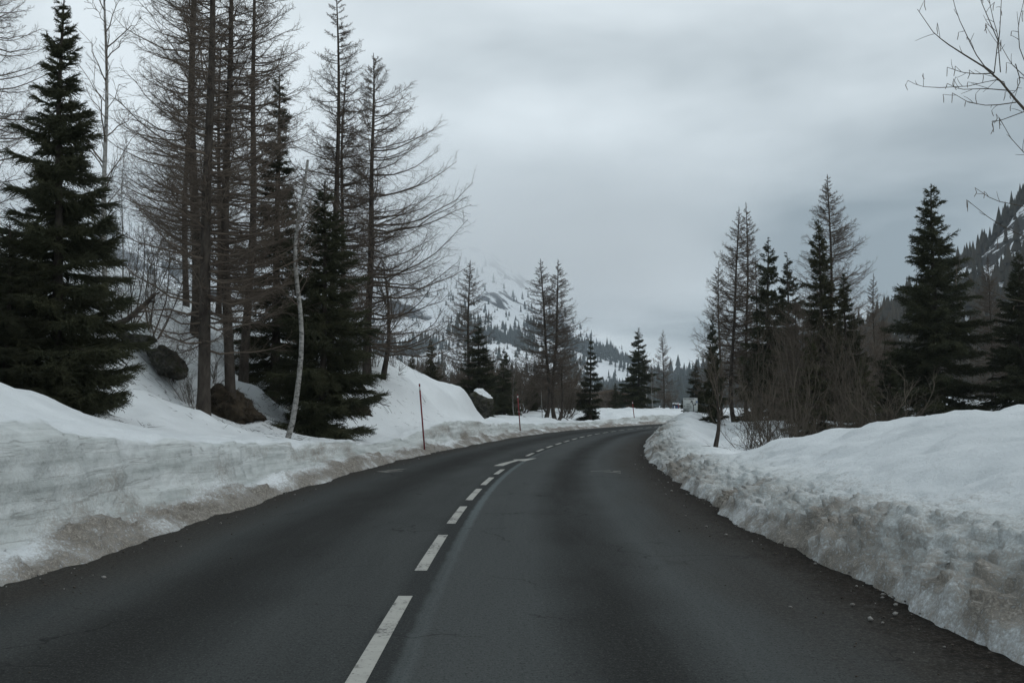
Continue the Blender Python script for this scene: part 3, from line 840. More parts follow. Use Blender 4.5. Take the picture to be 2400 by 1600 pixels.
def larch(seed, h=14.0, width=2.3, nb=190, ntw=22, n3=7, u0=0.10, r0=None, fat=1.0, lean=(0, 0), shape=None, bias=None, dead=14, kink=0.0):
    rng = np.random.default_rng(seed)
    TL = trunk_line(h, rng, 16, 0.006, lean, kink)
    r0 = r0 or 0.011 * h
    shape = shape or [(0, 0.55), (0.2, 0.95), (0.35, 1.0), (0.6, 0.75), (0.8, 0.44), (0.93, 0.15), (1, 0.02)]
    u = u0 + (0.99 - u0) * (np.arange(nb) + rng.random(nb)) / nb
    az = rng.uniform(0, 2 * math.pi, nb)
    L = width * crown_L(u, shape) * rng.uniform(0.62, 1.12, nb)
    if bias: L = L * (1 + bias[1] * np.cos(az - bias[0]))
    a0 = np.interp(u, [0, 0.3, 0.7, 1], [-0.28, -0.12, 0.06, 0.30]) + rng.normal(0, 0.10, nb)
    b0 = np.interp(u, [0, 0.5, 1], [0.40, 0.42, 0.25]) + rng.normal(0, 0.07, nb)
    k = 7
    q = np.linspace(0, 1, k)
    st = on_trunk(TL, h, u * h)
    sw = rng.normal(0, 0.13, nb)
    P = np.empty((nb, k, 3))
    hz = L[:, None] * q
    aa = az[:, None] + sw[:, None] * q ** 2 + rng.normal(0, 0.03, (nb, k)) * q
    P[..., 0] = st[:, None, 0] + hz * np.cos(aa)
    P[..., 1] = st[:, None, 1] + hz * np.sin(aa)
    P[..., 2] = st[:, None, 2] + L[:, None] * (a0[:, None] * q + b0[:, None] * q ** 2.2) + rng.normal(0, 0.012, (nb, k)) * L[:, None]
    rb = (0.009 + 0.009 * L)[:, None] * fat
    mb = MB(); mb.tubes(P, rb * (1 - 0.85 * q[None]), 4)
    if dead:
        ud = rng.uniform(0.03, u0 + 0.1, dead)
        sd = on_trunk(TL, h, ud * h); ad = rng.uniform(0, 6.28, dead)
        ld = rng.uniform(0.2, 0.9, dead)
        ed = sd + np.stack([np.cos(ad) * ld, np.sin(ad) * ld, rng.uniform(-0.5, 0.2, dead) * ld], -1)
        mb.spikes(sd, ed, np.full(dead, 0.014))
    C, Lc, j, par = spawn(P, L, ntw, rng, 0.14, 1.0, (0.45, 1.0), (0.17, 0.40), 0.55, -0.10, 3, 0.40, 0.12, 0.10)
    tw = MB()
    tw.tubes(C, (0.0045 + 0.003 * Lc)[:, None] * fat * np.array([1, 0.75, 0.35])[None], 3)
    if n3:
        T3, L3, _, _ = spawn(C, Lc + np.minimum(0.12, Lc), n3, rng, 0.1, 1.0, (0.4, 1.1), (0.28, 0.62), 0.35, -0.14, 2, 0.15, 0.0)
        tw.spikes(T3[:, 0], T3[:, 1], np.full(len(T3), 0.0040 * fat))
    return dict(h=h, trunk=trunk_mesh("trunk", TL, h, r0), crown=mb.mesh("crown"), twigs=tw.mesh("twigs"), mats=('bark', 'larch_twig', 'larch_twig'))

def spruce(seed, h=8.0, width=1.7, nb=190, T=6000, nn=12, nl=0.055, nw=0.012, u0=0.05, droop=1.0, shape=None, fat=1.0, dead=0, mat='needle', gap=0.0):
    rng = np.random.default_rng(seed)
    TL = trunk_line(h, rng, 12, 0.004)
    shape = shape or [(0, 0.80), (0.08, 1.0), (0.25, 0.92), (0.5, 0.63), (0.75, 0.33), (0.92, 0.13), (1, 0.03)]
    nw_ = max(6, int(nb / 6))
    lev = u0 + (0.985 - u0) * ((np.arange(nb) % nw_) + 0.5) / nw_ + rng.normal(0, 1.1 / nw_ * (1 - gap), nb)
    u = np.clip(lev, u0 * 0.6, 0.99)
    az = rng.uniform(0, 2 * math.pi, nb)
    L = width * crown_L(u, shape) * rng.uniform(0.45, 1.22, nb) * (1 + 0.14 * np.sin(3 * az + seed) + 0.16 * vnoise(az * 1.6, u * 9, seed=seed))
    a0 = np.interp(u, [0, 0.4, 0.8, 1], [-0.42 * droop, -0.25 * droop, 0.15, 0.8]) + rng.normal(0, 0.09, nb)
    b0 = np.interp(u, [0, 0.6, 1], [0.24, 0.22, 0.10]) + rng.normal(0, 0.06, nb)
    k = 6
    q = np.linspace(0, 1, k)
    st = on_trunk(TL, h, u * h)
    P = np.empty((nb, k, 3))
    aa = az[:, None] + rng.normal(0, 0.14, nb)[:, None] * q ** 2
    P[..., 0] = st[:, None, 0] + L[:, None] * q * np.cos(aa)
    P[..., 1] = st[:, None, 1] + L[:, None] * q * np.sin(aa)
    P[..., 2] = st[:, None, 2] + L[:, None] * (a0[:, None] * q + b0[:, None] * q ** 2)
    mb = MB(); mb.tubes(P, (0.008 + 0.010 * L)[:, None] * (1 - 0.8 * q[None]), 4)
    if dead:
        ud = rng.uniform(0.02, u0, dead)
        sd = on_trunk(TL, h, ud * h); ad = rng.uniform(0, 6.28, dead)
        ld = rng.uniform(0.3, 1.0, dead)
        mb.spikes(sd, sd + np.stack([np.cos(ad) * ld, np.sin(ad) * ld, rng.uniform(-0.5, 0.0, dead) * ld], -1), np.full(dead, 0.012))
    # sprays: needle-clad side shoots
    pr = L ** 1.35; pr /= pr.sum()
    bi = rng.choice(nb, T, p=pr)
    j = 0.06 + 0.94 * rng.random(T) ** 0.85
    p, d = along(P[bi], j[:, None]); p, d = p[:, 0], d[:, 0]
    sd = nrm(np.cross(d, np.array([0, 0, 1.0]))) * np.where(rng.random(T) < 0.5, -1, 1)[:, None]
    an = rng.uniform(0.35, 1.05, T)[:, None] * (1 - 0.55 * (j[:, None] > 0.93))
    D = nrm(d * np.cos(an) + sd * np.sin(an) + np.stack([rng.normal(0, .14, T), rng.normal(0, .14, T), rng.normal(-0.26 * droop, 0.26, T)], -1))
    Lt = np.minimum(L[bi], 1.3) * (0.13 + 0.34 * (1 - j) ** 0.8) * rng.uniform(0.6, 1.3, T) + 0.09
    e = p + D * Lt[:, None] + np.array([0, 0, 1.0]) * (Lt * rng.uniform(-0.12, 0.12, T))[:, None]
    nd = MB()
    nd.spikes(p, e, np.full(T, 0.017 * fat), 3)
    qq = (np.arange(nn)[None] + rng.random((T, nn))) / nn
    c = p[:, None] + (e - p)[:, None] * qq[..., None]
    rv = nrm(rng.normal(size=(T, nn, 3)))
    DD = D[:, None]
    pe = nrm(rv - (rv * DD).sum(-1, keepdims=True) * DD)
    nd_dir = nrm(pe + DD * 0.75)
    ln = nl * rng.uniform(0.7, 1.2, (T, nn, 1)) * fat
    wv = nrm(np.cross(nd_dir, rng.normal(size=(T, nn, 3)))) * nw * fat * 0.5
    V = np.stack([c - wv, c + wv, c + nd_dir * ln], 2).reshape(-1, 3)
    nd.add(V, T=np.arange(len(V)).reshape(-1, 3))
    return dict(h=h, trunk=trunk_mesh("trunk", TL, h, 0.013 * h + 0.02), crown=nd.mesh("crown"), twigs=mb.mesh("branches"), mats=('bark', mat, 'bark'))

def bare_tree(seed, h=7.0, r0=0.06, nb=22, wid=1.6, trunk_mat='bark', twig_mat='alder_twig', u0=0.3, upang=(0.45, 0.9), lv=(7, 5), fat=1.0, lean=(0, 0), wob=0.012, kink=0.0):
    rng = np.random.default_rng(seed)
    TL = trunk_line(h, rng, 14, wob, lean, kink)
    u = u0 + (0.98 - u0) * (np.arange(nb) + rng.random(nb)) / nb
    az = rng.uniform(0, 6.283, nb)
    el = math.pi / 2 - rng.uniform(*upang, nb)
    L = wid * np.interp(u, [u0, u0 + 0.25, 0.8, 1], [0.7, 1.0, 0.6, 0.2]) * rng.uniform(0.6, 1.2, nb)
    k = 6; q = np.linspace(0, 1, k)
    D = np.stack([np.cos(az) * np.cos(el), np.sin(az) * np.cos(el), np.sin(el)], -1)
    st = on_trunk(TL, h, u * h)
    P = st[:, None] + L[:, None, None] * (D[:, None] * q[None, :, None] + rng.normal(0, 0.05, (nb, k, 3)) * q[None, :, None])
    P[..., 2] += (L * rng.uniform(-0.05, 0.25, nb))[:, None] * q ** 2
    mb = MB(); mb.tubes(P, (0.006 + 0.010 * L)[:, None] * fat * (1 - 0.8 * q[None]), 4)
    tw = MB()
    C, Lc, _, _ = spawn(P, L, lv[0], rng, 0.15, 1.0, (0.4, 0.9), (0.25, 0.55), 0.45, 0.05, 4, 0.1, 0.2)
    tw.tubes(C, np.full((len(C), 1), 0.0055 * fat) * np.linspace(1, 0.45, 4)[None], 3)
    if lv[1]:
        T3, L3, _, _ = spawn(C, Lc, lv[1], rng, 0.15, 1.0, (0.4, 0.9), (0.3, 0.6), 0.4, 0.0, 2, 0.1, 0.0)
        tw.spikes(T3[:, 0], T3[:, 1], np.full(len(T3), 0.0038 * fat))
    return dict(h=h, trunk=trunk_mesh("trunk", TL, h, r0, 0.006 if h != 5.8 else 0.030, 1.25, 8), crown=mb.mesh("crown"), twigs=tw.mesh("twigs"), mats=(trunk_mat, twig_mat, twig_mat))

def shrub(seed, h=3.0, spread=0.7, ns=11, m1=8, m2=6, m3=3, fat=1.0, mat='alder_twig', r0=0.02):
    rng = np.random.default_rng(seed)
    k = 7; q = np.linspace(0, 1, k)
    az = rng.uniform(0, 6.283, ns)
    tilt = rng.uniform(0.05, spread, ns)
    L = h * rng.uniform(0.65, 1.05, ns)
    D = np.stack([np.cos(az) * np.sin(tilt), np.sin(az) * np.sin(tilt), np.cos(tilt)], -1)
    o = np.stack([rng.normal(0, 0.10, ns), rng.normal(0, 0.10, ns), np.full(ns, -0.15)], -1)
    bend = np.stack([np.cos(az + rng.normal(0, 1, ns)), np.sin(az + rng.normal(0, 1, ns)), np.zeros(ns)], -1) * rng.uniform(-0.25, 0.25, ns)[:, None]
    P = o[:, None] + L[:, None, None] * (D[:, None] * q[None, :, None] + bend[:, None] * np.sin(q * 2.6)[None, :, None]) + rng.normal(0, 0.012 * h, (ns, k, 3)) * q[None, :, None]
    mb = MB(); mb.tubes(P, (r0 * rng.uniform(0.6, 1.2, ns))[:, None] * fat * (1 - 0.78 * q[None]), 5)
    tw = MB()
    C, Lc, _, _ = spawn(P, L, m1, rng, 0.12, 1.0, (0.3, 0.85), (0.25, 0.55), 0.35, 0.15, 5, 0.1, 0.22)
    tw.tubes(C, np.full((len(C), 1), 0.0075 * fat) * np.linspace(1, 0.4, 5)[None], 3)
    T2, L2, _, _ = spawn(C, Lc, m2, rng, 0.12, 1.0, (0.35, 0.9), (0.25, 0.6), 0.4, 0.05, 3, 0.1, 0.2)
    tw.tubes(T2, np.full((len(T2), 1), 0.0048 * fat) * np.linspace(1, 0.4, 3)[None], 3)
    if m3:
        T3, _, _, _ = spawn(T2, L2, m3, rng, 0.15, 1.0, (0.4, 1.0), (0.3, 0.65), 0.3, 0.0, 2, 0.1, 0.0)
        tw.spikes(T3[:, 0], T3[:, 1], np.full(len(T3), 0.0036 * fat))
    return dict(h=h, trunk=None, crown=mb.mesh("stems"), twigs=tw.mesh("twigs"), mats=(None, mat, mat), names=('stems', 'twigs'))

PROTO = {}
def proto(key, fn, *a, **kw):
    if key not in PROTO: PROTO[key] = fn(*a, **kw)
    return PROTO[key]
def plant(pr, name, x, y, height, label, cat, rz=0.0, wide=1.0, group=None, sink=0.12, tilt=(0, 0), z=None, mats=None):
    s = height / pr['h']
    z = land_z(x, y) if z is None else z
    r = empty(name, (x, y, z - sink), rz, (s * wide, s * wide, s))
    r.rotation_euler = (tilt[0], tilt[1], rz)
    tag(r, label, cat, group)
    m = mats or pr['mats']
    nm = pr.get('names', ('crown', 'twigs' if 'twig' in (pr['mats'][2] or '') else 'branches'))
    if pr['trunk']: obj("trunk", pr['trunk'], M[m[0]], r)
    c = obj(nm[0], pr['crown'], M[m[1]], r)
    g = obj(nm[1], pr['twigs'], M[m[2]], c if pr['trunk'] else r)
    tag(c, kind='stuff'); tag(g, kind='stuff')
    return r
def put(pr, name, px, depth, top_py, label, cat, **kw):
    """stand a plant on the land where the photograph shows it"""
    x = unproj(px, 950, depth)[0]
    zb = land_z(x, depth) - kw.get('sink', 0.12)
    zt = unproj(px, top_py, depth)[2]
    return plant(pr, name, x, depth, zt - zb, label, cat, **kw)

# --- left side, by the road
sp_big = spruce(11, 8.4, 1.5, 340, 25000, 12, 0.060, 0.013, 0.03)
sp_full = spruce(12, 6.5, 1.15, 240, 14000, 12, 0.060, 0.013, 0.03, shape=[(0, 0.85), (0.1, 1.0), (0.4, 0.86), (0.7, 0.52), (0.9, 0.2), (1, 0.03)])
sp_thin = spruce(13, 9.5, 1.25, 230, 11000, 11, 0.066, 0.015, 0.10, dead=20)
sp_far = spruce(14, 8.0, 1.5, 200, 8000, 9, 0.085, 0.024, 0.03, fat=1.25)
sp_far2 = spruce(15, 8.0, 1.35, 180, 7000, 9, 0.085, 0.024, 0.05, fat=1.25, mat='needle2')
sp_lace = spruce(16, 4.6, 0.72, 100, 3000, 9, 0.085, 0.024, 0.02, fat=1.1, gap=0.9, shape=[(0, 0.75), (0.12, 1.0), (0.35, 0.85), (0.6, 0.42), (0.85, 0.16), (1, 0.03)])
sp_deep = spruce(17, 11.0, 2.4, 320, 22000, 9, 0.085, 0.022, 0.03, fat=1.2)
la_a = larch(21, 16, 2.7, 180, 21, 6, 0.13, 0.17)
la_b = larch(22, 15, 2.4, 165, 20, 6, 0.18, 0.14)
la_c = larch(23, 13, 3.3, 190, 24, 7, 0.06, 0.17, bias=(0.0, 0.42), shape=[(0, 0.7), (0.15, 1.0), (0.35, 0.92), (0.6, 0.68), (0.8, 0.42), (0.93, 0.17), (1, 0.02)])
la_d = larch(24, 9.5, 1.95, 160, 18, 6, 0.10, 0.085, fat=1.15, shape=[(0, 0.6), (0.2, 1.0), (0.4, 0.9), (0.65, 0.58), (0.85, 0.26), (0.95, 0.09), (1, 0.02)])
la_e = larch(25, 9.5, 1.75, 155, 18, 6, 0.18, 0.10, fat=1.15, kink=-0.03)
la_dense = larch(26, 12, 2.9, 270, 22, 7, 0.05, 0.11, fat=1.0, shape=[(0, 0.85), (0.2, 1.0), (0.45, 0.82), (0.7, 0.5), (0.88, 0.22), (0.95, 0.09), (1, 0.02)])
bi_a = bare_tree(31, 11, 0.085, 34, 1.5, 'birch', 'larch_twig', 0.25, (0.4, 0.9), (8, 5))
bi_b = bare_tree(32, 5.8, 0.062, 16, 1.0, 'birch', 'larch_twig', 0.45, (0.4, 0.9), (6, 4), lean=(0.03, 0), wob=0.02, kink=-0.05)
bi_c = bare_tree(33, 8, 0.06, 30, 1.4, 'birch', 'alder_twig', 0.25, (0.35, 0.8), (7, 5), fat=1.6, wob=0.016)
al_a = bare_tree(34, 3.6, 0.115, 22, 1.6, 'bark', 'alder_twig', 0.32, (0.25, 1.1), (8, 6), fat=1.1, wob=0.03)
sh_a = shrub(41, 3.0, 0.65, 11, 8, 6, 2)
sh_b = shrub(42, 2.6, 0.9, 10, 8, 5, 2)
sh_c = shrub(43, 4.0, 0.45, 8, 9, 6, 2, r0=0.026)
sh_far = shrub(44, 4.0, 0.6, 10, 9, 6, 2, fat=2.0)
sh_far2 = shrub(45, 4.0, 0.45, 8, 10, 6, 2, fat=2.0, r0=0.024)

LG = 'leafless larches on the left slope'
put(sp_big, "spruce_tree", 128, 20.5, -8, "big dark spruce at the left edge above the snow bank", "spruce", rz=0.4, wide=0.95)
put(sp_full, "spruce_tree", 10, 19.5, 520, "lower spruce half cut by the left edge, in front of the big one", "spruce", rz=2.0, wide=1.25)
put(bi_a, "birch_tree", 228, 25, -160, "tall pale birch rising behind the big left spruce", "birch", rz=1.0)
put(bi_a, "birch_tree", 281, 37, 305, "slim distant birch between the left spruce and the larch trunks", "birch", rz=2.2, wide=0.7, mats=('birch', 'larch_twig', 'larch_twig'))
put(la_a, "larch_tree", -60, 30, -330, "leafless larch reaching in at the upper left corner", "larch", rz=0.6)
put(la_b, "larch_tree", 433, 42, -60, "slim larch behind, leftmost trunk of the left group", "larch", group=LG, rz=1.1)
put(la_a, "larch_tree", 456, 36, -420, "larch close behind the thickest trunk of the left group", "larch", group=LG, rz=2.9)
put(la_a, "larch_tree", 477, 28, -420, "thickest larch trunk standing in the snow above the bank", "larch", group=LG, rz=4.4)
put(la_b, "larch_tree", 508, 45, 40, "thin far larch between the two thick left trunks", "larch", group=LG, rz=5.1)
put(la_b, "larch_tree", 541, 29.5, -340, "larch growing out of the bare earth mound", "larch", group=LG, rz=0.2)
put(la_b, "larch_tree", 569, 33, -220, "larch with curved foot right of the earth mound", "larch", group=LG, rz=3.3)
put(sp_thin, "spruce_tree", 642, 35, 160, "tall thin spruce with sparse lower branches behind the leaning birch", "spruce", rz=0.9)
put(bi_b, "birch_tree", 672, 28.5, 375, "leaning white birch trunk in front of the dark spruces", "birch", rz=0.0, wide=0.9)
put(sp_full, "spruce_tree", 755, 31.5, 425, "dense dark spruce by the snow dome, right of the leaning birch", "spruce", rz=1.4)
put(la_b, "larch_tree", 775, 38, -25, "tall larch rising behind the dense spruce", "larch", group=LG, rz=2.0, wide=1.05)
put(la_d, "larch_tree", 806, 43.5, 165, "slender larch between the tall one and the wide one", "larch", group=LG, rz=0.7)
put(la_c, "larch_tree", 860, 42.5, 125, "wide larch at the group's right end, long branches over the snow dome", "larch", group=LG, rz=0.0)
put(al_a, "alder_tree", 897, 43, 610, "dark crooked leafless tree beside the foot of the wide larch", "alder", rz=1.2, wide=0.75)
for i, (px, d, top, pr, lab) in enumerate([
        (300, 31, 520, sh_c, "bare shrub with tall stems above the slope rocks, left one"), (350, 31.5, 500, sh_c, "bare shrub with tall stems above the slope rocks, right one"),
        (400, 29.5, 770, sh_b, "low brown bush beside the long slope rock"), (455, 29, 830, sh_b, "low brown bush left of the thickest larch trunk"),
        (500, 31, 790, sh_b, "brown bush between the two thick larch trunks"), (600, 37, 800, sh_b, "brown bush between earth mound and thin spruce"),
        (830, 43, 690, sh_c, "bare shrub left of the wide larch's foot"), (875, 44, 720, sh_c, "bare shrub right of the wide larch's foot"), (930, 47, 800, sh_b, "low bare shrub on the crest of the snow dome"),
        (985, 53, 830, sh_b, "low bare shrub behind the snow dome's right end")]):
    put(pr, "bare_shrub", px, d, top, lab, "shrub", rz=i * 1.3)

# --- middle distance
put(la_e, "larch_tree", 1105, 74, 612, "lone larch above the conical spruce, left of the twin larches", "larch", rz=4.4, wide=1.25)
put(sp_far, "spruce_tree", 1122, 72, 752, "conical dark spruce in front of the lone larch", "spruce", rz=1.0, wide=1.35)
put(la_e, "larch_tree", 1279, 80, 606, "left trunk of the twin larches beyond the road bend", "larch", rz=0.1, tilt=(0, -0.055), wide=1.2)
put(la_e, "larch_tree", 1301, 81.5, 608, "right trunk of the twin larches beyond the road bend", "larch", rz=2.4, tilt=(0, -0.05), wide=1.2)
put(bare_tree(36, 4, 0.12, 8, 0.6, 'bark', 'larch_twig', 0.5, (0.4, 0.9), (4, 3), kink=-0.1), "larch_tree", 1307, 80, 850, "short bent stem at the foot of the twin larches", "larch", rz=0.0)
put(sp_lace, "spruce_tree", 1384, 92, 795, "small layered spruce standing alone in the roadside snow", "spruce", rz=0.3)
put(sp_far2, "spruce_tree", 1008, 80, 795, "olive spruce behind the crest of the snow dome", "spruce", rz=0.5, wide=1.2)
put(sp_far2, "spruce_tree", 965, 88, 830, "low olive spruce at the left of the thicket behind the dome", "spruce", rz=1.5, wide=1.2)
put(sp_far, "spruce_tree", 1182, 88, 815, "dark spruce in the thicket right of the conical one", "spruce", rz=2.5, wide=1.2)
put(sp_far2, "spruce_tree", 1150, 92, 850, "lower spruce in the thicket between its two taller neighbours", "spruce", rz=0.6, wide=1.3)
put(bi_c, "birch_tree", 1207, 82, 850, "pale branching birch in front of the thicket", "birch", rz=0.6, wide=1.3)
put(bi_c, "birch_tree", 1271, 92, 800, "thin pale birch just left of the twin larches", "birch", rz=1.9, wide=0.6)
put(sp_far2, "spruce_tree", 1248, 98, 885, "low olive conifer left behind the twin larches", "spruce", rz=1.9, wide=1.5)
put(sp_far, "spruce_tree", 1497, 116, 768, "tall dark spruce right of the chalet", "spruce", rz=0.2, wide=1.15)
put(la_d, "larch_tree", 1556, 124, 772, "slim pale-stemmed larch left of the road sign", "larch", rz=1.5, mats=('birch', 'larch_twig', 'larch_twig'))
put(bi_c, "birch_tree", 1531, 115, 838, "birch with bent white stem between spruce and slim larch", "birch", rz=0.9)
put(bi_c, "birch_tree", 1512, 122, 812, "grey bare tree behind the bent birch", "tree", rz=2.9, wide=1.4, mats=('bark', 'alder_twig', 'alder_twig'))
put(sp_far2, "spruce_tree", 1442, 128, 897, "small olive conifer in front of the chalet", "spruce", rz=0.9, wide=1.3)
put(sp_far, "spruce_tree", 1455, 130, 915, "darker small conifer at the chalet wall", "spruce", rz=0.1, wide=1.1)
put(sh_b, "bare_shrub", 1335, 86, 950, "low dead branches in the snow between twin larches and small spruce", "shrub", rz=0.9)
rng = np.random.default_rng(77)
for i in range(50):
    px = 945 + 400 * (i + rng.random()) / 50
    d = rng.uniform(90, 118)
    put(sh_far if i % 2 else sh_far2, "bare_shrub", px, d, rng.uniform(832, 885), "bare brown shrub in the thicket between snow dome and twin larches", "shrub", rz=rng.uniform(0, 6), wide=rng.uniform(0.9, 1.5), group="bare shrubs of the thicket behind the bend")
for i in range(12):
    px = 1335 + 240 * (i + rng.random()) / 12
    d = rng.uniform(126, 150)
    put(sh_far if i % 2 else sh_far2, "bare_shrub", px, d, rng.uniform(890, 925), "bare grey shrub among the trees round the chalet", "shrub", rz=rng.uniform(0, 6), wide=rng.uniform(0.8, 1.3), group="bare shrubs round the chalet")

# --- right side
RG = 'conifers of the right group'
put(al_a, "alder_tree", 1674, 31, 835, "small dark leafless tree behind the low part of the right bank", "alder", rz=0.5, wide=0.75)
put(la_e, "larch_tree", 1722, 60, 485, "left of the two slim larches at the right group's near end", "larch", group=RG, rz=3.0, tilt=(0, -0.05), wide=0.95)
put(la_d, "larch_tree", 1748, 62, 470, "right of the two slim larches at the right group's near end", "larch", group=RG, rz=4.2, tilt=(0, -0.035), wide=0.9)
put(la_d, "larch_tree", 1690, 70, 610, "shorter larch behind the two slim ones", "larch", group=RG, rz=1.2)
put(la_d, "larch_tree", 1775, 72, 600, "thin larch half hidden behind the dark twin-topped spruce", "larch", group=RG, rz=2.2)
put(sp_far, "spruce_tree", 1672, 52, 735, "narrow dark spruce right of the road sign", "spruce", group=RG, rz=0.2, wide=0.6)
put(sp_far, "spruce_tree", 1632, 78, 850, "small dark spruce behind the road sign", "spruce", group=RG, rz=1.2, wide=1.2)
put(sp_far, "spruce_tree", 1807, 58, 556, "taller of the two dark spruces beside the slim larches", "spruce", group=RG, rz=2.0, wide=0.95)
put(sp_far, "spruce_tree", 1850, 61, 592, "shorter of the two dark spruces beside the slim larches", "spruce", group=RG, rz=4.0, wide=0.85)
put(la_dense, "larch_tree", 1962, 54, 410, "tallest larch on the right with a full pointed crown", "larch", group=RG, rz=0.4, tilt=(0, -0.03))
put(sp_far2, "spruce_tree", 1925, 50, 515, "olive spruce in front of the tallest right larch", "spruce", group=RG, rz=0.9, wide=0.9)
put(sp_far2, "spruce_tree", 1985, 47, 640, "shorter olive spruce right of the tall larch", "spruce", group=RG, rz=1.9, wide=1.0)
put(la_d, "larch_tree", 2055, 66, 640, "thin larch on the right flank of the tall larch", "larch", group=RG, rz=0.9)
put(sp_deep, "spruce_tree", 2196, 45, 430, "broad black spruce near the right edge", "spruce", rz=0.9, wide=1.12)
put(sp_deep, "spruce_tree", 2398, 43, 590, "dark spruce cut by the right edge", "spruce", rz=2.9, wide=1.05)
put(la_dense, "larch_tree", 2325, 62, 600, "brown larch between the two big right spruces", "larch", rz=2.4, wide=0.9)
put(sp_far, "spruce_tree", 2090, 42, 830, "low spruce left of the broad black one", "spruce", rz=2.4, wide=1.3)
put(la_dense, "larch_tree", 2075, 56, 740, "low brown larch left of the broad black spruce", "larch", rz=0.5, wide=1.2)
put(sp_far2, "spruce_tree", 1905, 43, 790, "low olive spruce in the middle of the right thicket", "spruce", rz=3.1, wide=1.5)
put(sp_far2, "spruce_tree", 2022, 41.5, 835, "low olive spruce at the right end of the thicket", "spruce", rz=0.2, wide=1.6)
put(la_dense, "larch_tree", 1870, 48, 700, "brown young larch within the right thicket", "larch", rz=4.5, wide=1.3)
for i in range(17):
    px = 1735 + 345 * ((i * 0.618 + 0.1) % 1.0)
    tall = i % 3 == 0
    d = rng.uniform(36, 47) if tall else rng.uniform(31, 38)
    top = np.interp(px, [1690, 1750, 1900, 2000, 2100], [860, 740, 720, 780, 840]) + rng.uniform(-40, 60) if tall else rng.uniform(850, 965)
    put((sh_c, sh_b, sh_a)[i % 3], "bare_shrub", px, d, top, "tall bare brown shrub among the conifers behind the right bank" if tall else "low bare brown shrub on the snow behind the right bank", "shrub",
        rz=rng.uniform(0, 6), wide=rng.uniform(0.6, 0.85) if tall else rng.uniform(0.9, 1.4), group="tall bare shrubs behind the right bank" if tall else "low bare shrubs behind the right bank")

